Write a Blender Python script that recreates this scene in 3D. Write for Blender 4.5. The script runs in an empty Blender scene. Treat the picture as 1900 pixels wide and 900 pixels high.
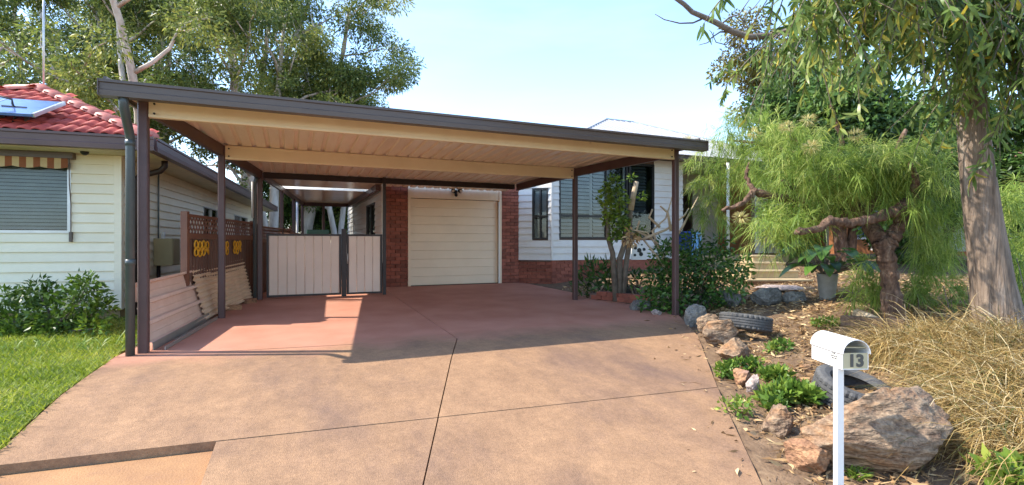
import bpy, bmesh, math, random
import numpy as np
from mathutils import Vector, Matrix, noise as mnoise

# ------------------------------------------------------------------ camera, sky, sun, exposure
scene = bpy.context.scene
COL = scene.collection
YAW = math.radians(23.3)
CS, SN = math.cos(YAW), math.sin(YAW)
CAMZ = 1.17
cam_d = bpy.data.cameras.new('camera')
cam_d.sensor_width = 36.0
cam_d.lens = 18.0
cam_d.clip_start = 0.05
cam_d.clip_end = 3000
cam = bpy.data.objects.new('camera', cam_d)
COL.objects.link(cam)
cam.location = (0, 0, CAMZ)
cam.rotation_euler = (math.radians(90), 0, -YAW)
scene.camera = cam

SUN_EL = math.radians(48.5)
TRAVEL = Vector((0.942 * math.cos(SUN_EL), -0.336 * math.cos(SUN_EL), -math.sin(SUN_EL)))
world = bpy.data.worlds.new('World')
scene.world = world
world.use_nodes = True
wn, wl = world.node_tree.nodes, world.node_tree.links
bg = wn['Background']
sky = wn.new('ShaderNodeTexSky')
sky.sky_type = 'NISHITA'
sky.sun_disc = False
sky.sun_elevation = SUN_EL
sky.sun_rotation = math.atan2(-0.942, 0.336)
sky.dust_density = 0.4
sky.ozone_density = 3.5
tc = wn.new('ShaderNodeTexCoord')
mp = wn.new('ShaderNodeMapping')
mp.inputs['Scale'].default_value = (1.0, 1.0, 4.5)
nz = wn.new('ShaderNodeTexNoise')
nz.inputs['Scale'].default_value = 2.2
nz.inputs['Detail'].default_value = 7
nz.inputs['Roughness'].default_value = 0.55
rp = wn.new('ShaderNodeValToRGB')
rp.color_ramp.elements[0].position = 0.46
rp.color_ramp.elements[0].color = (0, 0, 0, 1)
rp.color_ramp.elements[1].position = 0.80
rp.color_ramp.elements[1].color = (0.35, 0.35, 0.35, 1)
mixs = wn.new('ShaderNodeMix')
mixs.data_type = 'RGBA'
wl.new(tc.outputs['Generated'], mp.inputs['Vector'])
wl.new(mp.outputs['Vector'], nz.inputs['Vector'])
wl.new(nz.outputs['Fac'], rp.inputs['Fac'])
wl.new(rp.outputs['Color'], mixs.inputs['Factor'])
wl.new(sky.outputs['Color'], mixs.inputs['A'])
mixs.inputs['B'].default_value = (2.1, 2.15, 2.2, 1)
wl.new(mixs.outputs['Result'], bg.inputs['Color'])
bg.inputs['Strength'].default_value = 0.15

sun_d = bpy.data.lights.new('sun', 'SUN')
sun_d.energy = 2.4
sun_d.angle = math.radians(0.53)
sun_d.color = (1.0, 0.94, 0.84)
sun = bpy.data.objects.new('sun', sun_d)
COL.objects.link(sun)
sun.rotation_euler = TRAVEL.to_track_quat('-Z', 'Y').to_euler()
vs = scene.view_settings
vs.view_transform = 'Standard'
vs.look = 'None'
vs.gamma = 1.0
vs.exposure = 1.88
vs.use_curve_mapping = False
scene.cycles.max_bounces = 12
scene.cycles.diffuse_bounces = 8

# ------------------------------------------------------------------ helpers
rng = np.random.default_rng(7)
random.seed(7)

def V(*a): return Vector(a)

def ray(x, y):
    a = (x - 950) / 950.0
    b = (450 - y) / 950.0
    return Vector((CS * a + SN, -SN * a + CS, b))
def at(x, y, Y): return Vector((0, 0, CAMZ)) + ray(x, y) * Y
def onv(x, y, v):
    d = ray(x, y)
    return Vector((0, 0, CAMZ)) + d * (v / d.y)

UE_V = [-40, -2, 1.0, 1.9, 3.4, 4.93, 6.3, 7.4, 8.8, 12.1, 40]
UE_U = [0.6, 0.8, 1.75, 2.35, 3.45, 4.65, 5.55, 5.6, 5.6, 5.5, 5.5]
def ue(v): return np.interp(v, UE_V, UE_U)
def ul(v): return np.interp(v, [-50, 6.5, 12, 60], [-1.62, -1.62, -0.50, 2.0])
def sst(t):
    t = np.clip(t, 0, 1)
    return t * t * (3 - 2 * t)
def G(u, v):
    u = np.asarray(u, float); v = np.asarray(v, float)
    base = np.where(v >= 5, 0.12 * np.clip((v - 5) / 7, 0, 1), -0.10 * np.clip(5 - v, 0, 8))
    d = u - ue(v)
    return base + 0.34 * sst(d / 3.6) + 0.25 * sst((d - 4) / 8)
def Gf(u, v): return float(G(u, v))
def ong(x, y):
    d = ray(x, y); Y = 0.8
    while Y < 60:
        p = Vector((0, 0, CAMZ)) + d * Y
        if p.z < Gf(p.x, p.y): break
        Y += 0.01
    return p

def link_obj(o, parent=None):
    COL.objects.link(o)
    if parent is not None:
        o.parent = parent
        o.matrix_parent_inverse = parent.matrix_basis.inverted()
    return o
def tag(o, label=None, cat=None, group=None, kind=None):
    if label: o['label'] = label
    if cat: o['category'] = cat
    if group: o['group'] = group
    if kind: o['kind'] = kind
    return o
def thing(name, loc, label, cat, group=None):
    o = bpy.data.objects.new(name, None)
    o.empty_display_size = 0.1
    o.location = loc
    COL.objects.link(o)
    return tag(o, label, cat, group)

class MB:
    def __init__(s): s.v = []; s.f = []
    def add(s, vs, fs):
        n = len(s.v); s.v += [tuple(p) for p in vs]; s.f += [tuple(i + n for i in f) for f in fs]; return s
    def box(s, x0, x1, y0, y1, z0, z1):
        return s.add([(x0,y0,z0),(x1,y0,z0),(x1,y1,z0),(x0,y1,z0),(x0,y0,z1),(x1,y0,z1),(x1,y1,z1),(x0,y1,z1)],
                     [(0,3,2,1),(4,5,6,7),(0,1,5,4),(1,2,6,5),(2,3,7,6),(3,0,4,7)])
    def bar(s, p, q, w, h, up=(0,0,1)):
        """box beam between points, w across (horizontal), h along up, centred"""
        p, q, up = Vector(p), Vector(q), Vector(up)
        d = (q - p).normalized()
        sd = d.cross(up)
        if sd.length < 1e-4: sd = d.cross(Vector((0, 1, 0)))
        sd.normalize(); u2 = sd.cross(d).normalized()
        sd = sd * (w / 2); u2 = u2 * (h / 2)
        vs = [p-sd-u2, p+sd-u2, p+sd+u2, p-sd+u2, q-sd-u2, q+sd-u2, q+sd+u2, q-sd+u2]
        return s.add(vs, [(0,1,2,3),(7,6,5,4),(0,4,5,1),(1,5,6,2),(2,6,7,3),(3,7,4,0)])
    def prism(s, prof, p, q, closed=True, cap=True):
        """profile [(side, up)] swept from p to q (side = right of direction seen along it)"""
        p, q = Vector(p), Vector(q); d = (q - p).normalized()
        sd = d.cross(Vector((0,0,1))).normalized(); up = sd.cross(d).normalized()
        n = len(prof)
        vs = [p + sd*a + up*b for a, b in prof] + [q + sd*a + up*b for a, b in prof]
        fs = [(i, (i+1) % n, n + (i+1) % n, n + i) for i in range(n if closed else n-1)]
        if closed and cap: fs += [tuple(range(n-1, -1, -1)), tuple(range(n, 2*n))]
        return s.add(vs, fs)
    def tube(s, pts, rad, n=8, cap=True):
        pts = [Vector(p) for p in pts]
        if not hasattr(rad, '__len__'): rad = [rad] * len(pts)
        k0 = len(s.v); prev = None
        for i, p in enumerate(pts):
            d = (pts[min(i+1, len(pts)-1)] - pts[max(i-1, 0)])
            if d.length < 1e-6: d = Vector((0,0,1))
            d.normalize()
            if prev is None:
                a = d.cross(Vector((0,0,1)))
                if a.length < 0.05: a = d.cross(Vector((0,1,0)))
            else:
                a = prev - d * prev.dot(d)
                if a.length < 1e-5: a = d.cross(Vector((0,0,1)))
            a.normalize(); b = d.cross(a); prev = a
            for j in range(n):
                t = 2*math.pi*j/n
                s.v.append(tuple(p + (a*math.cos(t) + b*math.sin(t)) * rad[i]))
        for i in range(len(pts)-1):
            for j in range(n):
                s.f.append((k0+i*n+j, k0+i*n+(j+1)%n, k0+(i+1)*n+(j+1)%n, k0+(i+1)*n+j))
        if cap:
            s.f.append(tuple(k0 + j for j in range(n-1, -1, -1)))
            e = k0 + (len(pts)-1)*n
            s.f.append(tuple(e + j for j in range(n)))
        return s
    def build(s, name, mat, parent=None, smooth=False, M4=None):
        me = bpy.data.meshes.new(name)
        me.from_pydata(s.v, [], s.f)
        if M4 is not None: me.transform(M4)
        me.materials.append(mat)
        if smooth: me.shade_smooth()
        me.update()
        o = bpy.data.objects.new(name, me)
        return link_obj(o, parent)

def inst(me, name, parent, loc, rotz=0, scale=(1,1,1), rot=None):
    o = bpy.data.objects.new(name, me)
    o.location = loc
    o.rotation_euler = rot if rot else (0, 0, rotz)
    o.scale = scale
    if parent is not None:
        o.parent = parent
        o.matrix_parent_inverse = parent.matrix_basis.inverted()
    COL.objects.link(o)
    return o

# ------------------------------------------------------------------ materials
def lin(c):
    if isinstance(c, (tuple, list)) and max(c) > 1.0:
        return tuple(((x/255)/12.92 if x/255 <= .04045 else ((x/255+.055)/1.055)**2.4) for x in c)
    return tuple(c)
def M(name, col, col2=None, rough=0.6, scale=3.0, detail=6, bump=0.0, bscale=80, metal=0, rnd=0.0, spec=0.4,
      stretch=(1,1,1), lo=0.35, hi=0.65, col3=None, s3=0.8, t3=(0.55, 0.7), bdist=.02):
    m = bpy.data.materials.new(name); m.use_nodes = True
    n, l = m.node_tree.nodes, m.node_tree.links
    b = n['Principled BSDF']
    b.inputs['Roughness'].default_value = rough
    b.inputs['Metallic'].default_value = metal
    b.inputs['Specular IOR Level'].default_value = spec
    g = n.new('ShaderNodeNewGeometry')
    mpn = n.new('ShaderNodeMapping'); mpn.inputs['Scale'].default_value = stretch
    l.new(g.outputs['Position'], mpn.inputs['Vector'])
    no = n.new('ShaderNodeTexNoise'); no.inputs['Scale'].default_value = scale; no.inputs['Detail'].default_value = detail
    no.inputs['Roughness'].default_value = 0.65
    l.new(mpn.outputs['Vector'], no.inputs['Vector'])
    r = n.new('ShaderNodeValToRGB')
    c1 = lin(col); c2 = lin(col2) if col2 else tuple(x*0.82 for x in c1)
    r.color_ramp.elements[0].position = lo; r.color_ramp.elements[0].color = (*c2, 1)
    r.color_ramp.elements[1].position = hi; r.color_ramp.elements[1].color = (*c1, 1)
    l.new(no.outputs['Fac'], r.inputs['Fac'])
    out = r.outputs['Color']
    if col3:
        no3 = n.new('ShaderNodeTexNoise'); no3.inputs['Scale'].default_value = s3; no3.inputs['Detail'].default_value = 8
        no3.inputs['Roughness'].default_value = 0.7
        l.new(mpn.outputs['Vector'], no3.inputs['Vector'])
        r3 = n.new('ShaderNodeMapRange'); r3.inputs[1].default_value = t3[0]; r3.inputs[2].default_value = t3[1]
        l.new(no3.outputs['Fac'], r3.inputs[0])
        mx = n.new('ShaderNodeMix'); mx.data_type = 'RGBA'
        l.new(r3.outputs[0], mx.inputs['Factor']); l.new(out, mx.inputs['A']); mx.inputs['B'].default_value = (*lin(col3), 1)
        out = mx.outputs['Result']
    if rnd:
        oi = n.new('ShaderNodeObjectInfo')
        mr = n.new('ShaderNodeMapRange'); mr.inputs[3].default_value = 1 - rnd; mr.inputs[4].default_value = 1 + rnd
        l.new(oi.outputs['Random'], mr.inputs[0])
        hsv = n.new('ShaderNodeHueSaturation')
        l.new(mr.outputs[0], hsv.inputs['Value']); l.new(out, hsv.inputs['Color'])
        out = hsv.outputs['Color']
    l.new(out, b.inputs['Base Color'])
    if bump:
        nb = n.new('ShaderNodeTexNoise'); nb.inputs['Scale'].default_value = bscale; nb.inputs['Detail'].default_value = 8
        l.new(mpn.outputs['Vector'], nb.inputs['Vector'])
        bp = n.new('ShaderNodeBump'); bp.inputs['Strength'].default_value = bump; bp.inputs['Distance'].default_value = bdist
        l.new(nb.outputs['Fac'], bp.inputs['Height']); l.new(bp.outputs['Normal'], b.inputs['Normal'])
    return m
def LEAF(name, cols, trans=0.3, rough=0.45, spec=0.35):
    m = bpy.data.materials.new(name); m.use_nodes = True
    n, l = m.node_tree.nodes, m.node_tree.links
    b = n['Principled BSDF']; b.inputs['Roughness'].default_value = rough; b.inputs['Specular IOR Level'].default_value = spec
    at_ = n.new('ShaderNodeAttribute'); at_.attribute_name = 'rnd'
    r = n.new('ShaderNodeValToRGB')
    e = r.color_ramp.elements
    while len(e) < len(cols): e.new(0.5)
    for i, c in enumerate(cols):
        e[i].position = i / (len(cols) - 1); e[i].color = (*lin(c), 1)
    l.new(at_.outputs['Fac'], r.inputs['Fac'])
    l.new(r.outputs['Color'], b.inputs['Base Color'])
    t = n.new('ShaderNodeBsdfTranslucent')
    l.new(r.outputs['Color'], t.inputs['Color'])
    mx = n.new('ShaderNodeMixShader'); mx.inputs[0].default_value = trans
    l.new(b.outputs[0], mx.inputs[1]); l.new(t.outputs[0], mx.inputs[2])
    l.new(mx.outputs[0], n['Material Output'].inputs['Surface'])
    return m
def GLASS(name, tint=(0.03, 0.035, 0.04), rough=0.03):
    m = bpy.data.materials.new(name); m.use_nodes = True
    n, l = m.node_tree.nodes, m.node_tree.links
    gl = n.new('ShaderNodeBsdfGlossy'); gl.inputs['Roughness'].default_value = rough
    tr = n.new('ShaderNodeBsdfTransparent'); tr.inputs['Color'].default_value = (0.72, 0.75, 0.76, 1)
    fr = n.new('ShaderNodeFresnel'); fr.inputs['IOR'].default_value = 1.33
    mx = n.new('ShaderNodeMixShader')
    l.new(fr.outputs[0], mx.inputs[0]); l.new(tr.outputs[0], mx.inputs[1]); l.new(gl.outputs[0], mx.inputs[2])
    l.new(mx.outputs[0], n['Material Output'].inputs['Surface'])
    return m

m_soil   = M('soil', (0.20,0.125,0.07), (0.11,0.065,0.035), rough=.95, scale=9, bump=.9, bscale=35, col3=(0.30,0.20,0.11), s3=2.2)
m_lawn   = M('lawn_base', (0.11,0.15,0.025), (0.06,0.09,0.015), rough=.95, scale=7, bump=.5, bscale=60)
m_conc   = M('weathered_concrete', (0.335,0.190,0.098), (0.25,0.14,0.074), rough=.88, scale=4.0, detail=14, stretch=(1,.5,1), bump=.35, bscale=170, col3=(0.13,0.078,0.06), s3=.7, t3=(.46,.76), lo=.34, hi=.66)
def speckle(m, sc=70, lo=.72, hi=1.22):
    n, l = m.node_tree.nodes, m.node_tree.links
    b = n['Principled BSDF']; src = b.inputs['Base Color'].links[0].from_socket
    g = n.new('ShaderNodeNewGeometry'); no = n.new('ShaderNodeTexNoise'); no.inputs['Scale'].default_value = sc; no.inputs['Detail'].default_value = 4
    l.new(g.outputs['Position'], no.inputs['Vector'])
    mr = n.new('ShaderNodeMapRange'); mr.inputs[1].default_value = .3; mr.inputs[2].default_value = .7; mr.inputs[3].default_value = lo; mr.inputs[4].default_value = hi
    l.new(no.outputs['Fac'], mr.inputs[0])
    h = n.new('ShaderNodeHueSaturation'); l.new(mr.outputs[0], h.inputs['Value']); l.new(src, h.inputs['Color']); l.new(h.outputs['Color'], b.inputs['Base Color'])
speckle(m_conc, 55, .84, 1.12); speckle(m_conc, 12, .9, 1.09)
def sheltered(m):
    """red oxide coat kept clean behind the roof's drip line, weathered to tan in front of it"""
    n, l = m.node_tree.nodes, m.node_tree.links
    b = n['Principled BSDF']; src = b.inputs['Base Color'].links[0].from_socket
    g = n.new('ShaderNodeNewGeometry'); sx = n.new('ShaderNodeSeparateXYZ'); l.new(g.outputs['Position'], sx.inputs[0])
    no = n.new('ShaderNodeTexNoise'); no.inputs['Scale'].default_value = 2.5; no.inputs['Detail'].default_value = 8
    l.new(g.outputs['Position'], no.inputs['Vector'])
    ad = n.new('ShaderNodeMath'); ad.operation = 'MULTIPLY_ADD'; ad.inputs[1].default_value = .9
    l.new(no.outputs['Fac'], ad.inputs[0]); l.new(sx.outputs['Y'], ad.inputs[2])
    mr = n.new('ShaderNodeMapRange'); mr.inputs[1].default_value = 6.05; mr.inputs[2].default_value = 6.75
    l.new(ad.outputs[0], mr.inputs[0])
    r = n.new('ShaderNodeValToRGB'); e = r.color_ramp.elements
    e[0].position = .3; e[0].color = (0.40,0.165,0.10,1); e[1].position = .7; e[1].color = (0.50,0.235,0.155,1)
    no2 = n.new('ShaderNodeTexNoise'); no2.inputs['Scale'].default_value = 1.6; no2.inputs['Detail'].default_value = 9
    l.new(g.outputs['Position'], no2.inputs['Vector']); l.new(no2.outputs['Fac'], r.inputs['Fac'])
    mx = n.new('ShaderNodeMix'); mx.data_type = 'RGBA'
    l.new(mr.outputs[0], mx.inputs['Factor']); l.new(src, mx.inputs['A']); l.new(r.outputs['Color'], mx.inputs['B'])
    l.new(mx.outputs['Result'], b.inputs['Base Color'])
sheltered(m_conc)
m_concr = m_conc
m_concs  = M('sunken_concrete', (0.38,0.20,0.085), (0.28,0.14,0.065), rough=.85, scale=3, bump=.3, bscale=90, col3=(0.30,0.16,0.09), s3=2.5)
m_brown  = M('brown_steel', (0.10,0.054,0.048), (0.082,0.044,0.04), rough=.42, scale=5)
m_gutter = M('bronze_gutter', (0.115,0.085,0.068), (0.095,0.07,0.057), rough=.38, scale=2, stretch=(1,8,8))
m_dark   = M('dark_brown_frame', (0.03,0.018,0.015), rough=.45)
m_cream  = M('cream_beam_paint', (0.82,0.67,0.45), (0.76,0.61,0.40), rough=.5, scale=2.5, col3=(0.34,0.23,0.12), s3=2.6, t3=(.68,.82))
m_rsheet = M('cream_roof_sheet', (0.92,0.80,0.63), (0.85,0.71,0.54), rough=.3, scale=2.0, stretch=(4,.6,1), col3=(0.50,0.34,0.22), s3=1.8, t3=(.6,.85))
m_ceil   = M('glossy_patio_panel', (0.78,0.66,0.48), (0.72,0.60,0.43), rough=.22, scale=1.5)
m_door   = M('garage_door_cream', (0.82,0.64,0.45), (0.77,0.60,0.42), rough=.5, scale=2)
m_gatep  = M('gate_panel_cream', (0.76,0.58,0.45), (0.70,0.53,0.41), rough=.45, scale=2, rnd=.03)
m_brick  = M('red_brick', (0.32,0.10,0.06), (0.22,0.068,0.043), rough=.85, scale=14, bump=.4, bscale=120, rnd=.28)
m_mortar = M('mortar', (0.20,0.12,0.09), rough=.95, scale=20)
m_white  = M('white_weatherboard', (0.72,0.69,0.62), (0.66,0.62,0.55), rough=.5, scale=2.5, rnd=.02)
m_nboard = M('cream_weatherboard', (0.80,0.72,0.53), (0.74,0.66,0.47), rough=.5, scale=2.2, rnd=.025)
m_nbase  = M('rendered_base', (0.40,0.31,0.15), (0.30,0.23,0.11), rough=.9, scale=4, bump=.3)
m_soffit = M('soffit', (0.66,0.57,0.36), rough=.6)
m_tile   = M('terracotta_tile', (0.46,0.07,0.045), (0.33,0.045,0.03), rough=.7, scale=12, rnd=.25, col3=(0.30,0.14,0.10), s3=7, t3=(.6,.8))
m_cap    = M('ridge_cap', (0.62,0.22,0.15), (0.52,0.13,0.09), rough=.45, scale=9, rnd=.1)
m_ngut   = M('maroon_gutter', (0.13,0.075,0.062), (0.105,0.06,0.05), rough=.4, scale=3)
m_alu    = M('aluminium', (0.55,0.55,0.53), rough=.35, metal=.6)
m_glass  = GLASS('window_glass')
m_black  = M('black_frame', (0.016,0.015,0.015), rough=.4)
m_room   = M('dark_interior', (0.07,0.065,0.058), rough=.9)
m_blind  = M('white_blind', (0.80,0.78,0.70), rough=.6)
m_slatd  = M('grey_shutter', (0.13,0.15,0.15), rough=.5)
m_pipe   = M('green_grey_pipe', (0.075,0.085,0.08), (0.06,0.068,0.064), rough=.35, scale=4)
m_pipel  = M('pale_pipe', (0.5,0.47,0.42), rough=.45)
m_fence  = M('brown_fence_steel', (0.13,0.058,0.034), (0.10,0.044,0.027), rough=.5, scale=3)
m_fencef = M('fence_frame', (0.20,0.085,0.047), (0.16,0.066,0.038), rough=.5, scale=3)
m_sheet  = M('salmon_sheet', (0.74,0.55,0.43), (0.66,0.47,0.36), rough=.5, scale=3, col3=(0.28,0.13,0.05), s3=4.5, t3=(.66,.8))
m_corr   = M('tan_corrugated', (0.76,0.57,0.39), (0.66,0.48,0.31), rough=.5, scale=4)
m_flash  = M('flashing', (0.36,0.32,0.27), rough=.4, metal=.3)
m_yel    = M('yellow_paint', (0.78,0.42,0.03), (0.68,0.34,0.02), rough=.5)
m_meter  = M('meter_box_paint', (0.36,0.29,0.14), (0.32,0.25,0.12), rough=.5)
m_zinc   = M('pale_metal_roof', (0.44,0.43,0.43), rough=.4)
m_mail   = M('white_mailbox_paint', (0.76,0.74,0.69), (0.72,0.69,0.63), rough=.45, scale=9, col3=(0.50,0.44,0.34), s3=5, t3=(.62,.85))
m_mailin = M('mailbox_cream_inside', (0.58,0.50,0.30), rough=.5)
m_num    = M('grey_number', (0.10,0.095,0.08), rough=.5)
m_rubber = M('old_rubber', (0.055,0.053,0.052), (0.10,0.095,0.088), rough=.8, scale=8, bump=.2, bscale=90)
m_bark   = M('gum_bark', (0.285,0.205,0.145), (0.12,0.083,0.058), rough=.9, scale=7, stretch=(3,3,.35), bdist=.05, bump=1.0, bscale=9, col3=(0.36,0.29,0.235), s3=3)
m_barkp  = M('pale_gum_bark', (0.62,0.54,0.45), (0.38,0.30,0.23), rough=.8, scale=2.5, stretch=(2,2,.4), bump=.5, bscale=10)
m_barkd  = M('brown_bark', (0.20,0.115,0.07), (0.075,0.04,0.026), col3=(0.27,0.20,0.15), s3=5, t3=(.55,.7), rough=.95, scale=10, stretch=(2,2,.7), bump=1.0, bscale=12, bdist=.06)
m_bark3  = M('grey_twig', (0.20,0.16,0.12), (0.12,0.09,0.065), rough=.9, scale=8, bump=.5, bscale=30)
m_deadw  = M('bleached_wood', (0.55,0.43,0.29), (0.40,0.29,0.18), rough=.8, scale=8)
m_rock   = M('sandstone', (0.34,0.235,0.145), (0.15,0.092,0.058), rough=.95, scale=9, stretch=(1,1,2.6), bump=1.0, bscale=9, bdist=.07, col3=(0.33,0.165,0.07), s3=2.0, t3=(.48,.66))
m_rockr  = M('orange_sandstone', (0.42,0.22,0.11), (0.22,0.11,0.06), rough=.95, scale=5, stretch=(1,1,2), bump=1.0, bscale=12, bdist=.05, col3=(0.28,0.17,0.12), s3=3)
m_rockg  = M('grey_rock', (0.24,0.225,0.20), (0.11,0.10,0.088), rough=.95, scale=6, bump=1.0, bscale=12, bdist=.05, col3=(0.30,0.24,0.17), s3=3)
m_rockp  = M('pale_rock', (0.46,0.36,0.31), (0.28,0.21,0.175), rough=.95, scale=9, bump=1.0, bscale=16, bdist=.04)
for _m in (m_rock, m_rockr, m_rockg, m_rockp): speckle(_m, 45, .62, 1.3)
m_step   = M('sandy_step', (0.48,0.36,0.20), (0.38,0.28,0.15), rough=.85, scale=6, bump=.4)
m_pot    = M('grey_pot', (0.33,0.31,0.28), (0.25,0.23,0.2), rough=.8, scale=7)
m_timber = M('old_sleeper', (0.20,0.13,0.085), (0.10,0.062,0.04), rough=.95, scale=6, stretch=(1,6,6), bump=.9, bscale=20)
m_blue   = M('blue_plastic', (0.02,0.06,0.28), rough=.4)
m_lblue  = M('pale_blue_plastic', (0.16,0.38,0.62), rough=.45)
m_green  = M('green_plastic', (0.025,0.10,0.065), rough=.4)
m_obrick = M('orange_brick', (0.42,0.17,0.06), (0.30,0.11,0.04), rough=.9, scale=10)
m_rtile  = M('weathered_roof_tile', (0.36,0.16,0.10), (0.24,0.10,0.07), rough=.7, scale=8)
m_carw   = M('white_car_paint', (0.78,0.78,0.78), rough=.2, spec=.6)
m_solar  = M('solar_cells', (0.10,0.17,0.34), (0.07,0.13,0.28), rough=.12, scale=6, spec=.8)
m_stripe_a = M('awning_rust', (0.26,0.085,0.03), rough=.8)
m_stripe_b = M('awning_cream', (0.55,0.40,0.20), rough=.8)
m_sky_l  = bpy.data.materials.new('skylight_sheet'); m_sky_l.use_nodes = True
_n, _l = m_sky_l.node_tree.nodes, m_sky_l.node_tree.links
_t = _n.new('ShaderNodeBsdfTranslucent'); _t.inputs['Color'].default_value = (.85,.83,.76,1)
_l.new(_t.outputs[0], _n['Material Output'].inputs['Surface'])
l_gum  = LEAF('gum_leaf', [(0.07,0.11,0.028),(0.14,0.19,0.045),(0.25,0.285,0.06),(0.42,0.41,0.095)], .48)
l_gum2 = LEAF('near_gum_leaf', [(0.06,0.11,0.03),(0.12,0.19,0.045),(0.20,0.29,0.065),(0.36,0.42,0.12),(0.56,0.45,0.06)], .52, .35)
l_grev = LEAF('feathery_leaf', [(0.10,0.17,0.03),(0.22,0.32,0.055),(0.36,0.45,0.09),(0.58,0.60,0.18)], .48)
l_shrub= LEAF('glossy_shrub_leaf', [(0.025,0.06,0.014),(0.045,0.105,0.02),(0.08,0.17,0.03),(0.16,0.27,0.05)], .28, .33)
l_bush = LEAF('lime_bush_leaf', [(0.045,0.085,0.012),(0.075,0.135,0.018),(0.12,0.20,0.024),(0.26,0.36,0.04)], .3, .4)
l_dark = LEAF('dense_tree_leaf', [(0.028,0.06,0.014),(0.05,0.10,0.02),(0.085,0.16,0.03),(0.15,0.25,0.04)], .25)
l_olive= LEAF('olive_leaf', [(0.08,0.08,0.016),(0.14,0.13,0.022),(0.22,0.19,0.03),(0.36,0.28,0.045)], .25)
l_straw= LEAF('straw', [(0.10,0.12,0.03),(0.19,0.115,0.04),(0.36,0.23,0.075),(0.55,0.385,0.14),(0.76,0.62,0.36)], .3, .6)
l_grass= LEAF('lawn_grass', [(0.09,0.145,0.014),(0.20,0.27,0.018),(0.33,0.38,0.03),(0.55,0.50,0.12)], .4, .6)
l_weed = LEAF('weed_leaf', [(0.07,0.14,0.02),(0.12,0.21,0.03),(0.20,0.29,0.04),(0.34,0.38,0.06)], .35)
l_lit  = LEAF('leaf_litter', [(0.13,0.07,0.03),(0.28,0.16,0.07),(0.44,0.28,0.13),(0.62,0.46,0.25)], .1, .8)
l_flow = LEAF('cream_flower', [(0.60,0.50,0.18),(0.72,0.64,0.32)], .3)

# ------------------------------------------------------------------ foliage makers (leaf-sized faces)
def norm(a): return a / np.maximum(np.linalg.norm(a, axis=-1, keepdims=True), 1e-9)
def batch(name, VV, faces, rnd, mat, parent=None):
    N, k, _ = VV.shape
    F = np.asarray(faces); nf, ns = F.shape
    me = bpy.data.meshes.new(name)
    me.vertices.add(N * k); me.vertices.foreach_set('co', VV.reshape(-1).astype(np.float32))
    idx = (F[None] + (np.arange(N) * k)[:, None, None]).reshape(-1)
    me.loops.add(len(idx)); me.loops.foreach_set('vertex_index', idx.astype(np.int32))
    me.polygons.add(N * nf); me.polygons.foreach_set('loop_start', (np.arange(N * nf) * ns).astype(np.int32))
    at_ = me.attributes.new('rnd', 'FLOAT', 'POINT')
    at_.data.foreach_set('value', np.repeat(rnd, k).astype(np.float32))
    me.materials.append(mat); me.update(calc_edges=True)
    return link_obj(bpy.data.objects.new(name, me), parent)
def diamond(P, D, L, W, fold=.25):
    N = len(P); D = norm(D)
    S = norm(np.cross(D, rng.normal(size=(N, 3)))); Nn = np.cross(S, D)
    L = np.broadcast_to(L, (N,))[:, None]; W = np.broadcast_to(W, (N,))[:, None]
    m = P + D * L * .45 + Nn * W * fold
    return np.stack([P, m + S * W / 2, P + D * L, m - S * W / 2], 1)
F_DIA = [(0, 1, 2, 3)]
def blade(P, D, L, W, droop=.3, side=None):
    N = len(P); D = norm(D)
    S = norm(np.cross(D, np.array([0, 0, 1.0]) + .3 * rng.normal(size=(N, 3)))) if side is None else side
    L = np.broadcast_to(L, (N,))[:, None]; W = np.broadcast_to(W, (N,))[:, None]
    dr = np.broadcast_to(droop, (N,))[:, None]
    dn = np.array([0, 0, -1.0])
    a = P + D * L * .4 + dn * L * dr * .16
    b = P + D * L * .75 + dn * L * dr * .56
    t = P + D * L + dn * L * dr
    return np.stack([P - S*W*.35, P + S*W*.35, a - S*W*.5, a + S*W*.5, b - S*W*.38, b + S*W*.38, t - S*W*.04, t + S*W*.04], 1)
F_BLD = [(0, 1, 3, 2), (2, 3, 5, 4), (4, 5, 7, 6)]
def clump_pts(c, r, n):
    d = norm(rng.normal(size=(n, 3)))
    q = d * (rng.random((n, 1)) ** .45)
    return np.asarray(c) + q * np.asarray(r), d
def crown(name, clumps, dens, L, W, mat, parent, hang=.8, shape='dia', droop=.3, bias=0.0):
    Ps, Ds, R = [], [], []
    for c, r in clumps:
        r = np.broadcast_to(np.asarray(r, float), (3,))
        n = max(6, int(dens * (r[0]*r[1] + r[0]*r[2] + r[1]*r[2])))
        p, d = clump_pts(c, r, n)
        Ps.append(p); Ds.append(d * .9 + np.array([0, 0, -hang]) + .5 * rng.normal(size=d.shape))
        R.append(np.clip(rng.normal(.42 + bias + .22 * rng.normal(), .22, n), 0, 1))
    P = np.concatenate(Ps); D = np.concatenate(Ds); R = np.concatenate(R); N = len(P)
    Ls = L * (.65 + .7 * rng.random(N)); Ws = W * (.7 + .6 * rng.random(N))
    if shape == 'dia': return batch(name, diamond(P, D, Ls, Ws), F_DIA, R, mat, parent)
    return batch(name, blade(P, D, Ls, Ws, droop), F_BLD, R, mat, parent)

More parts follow.
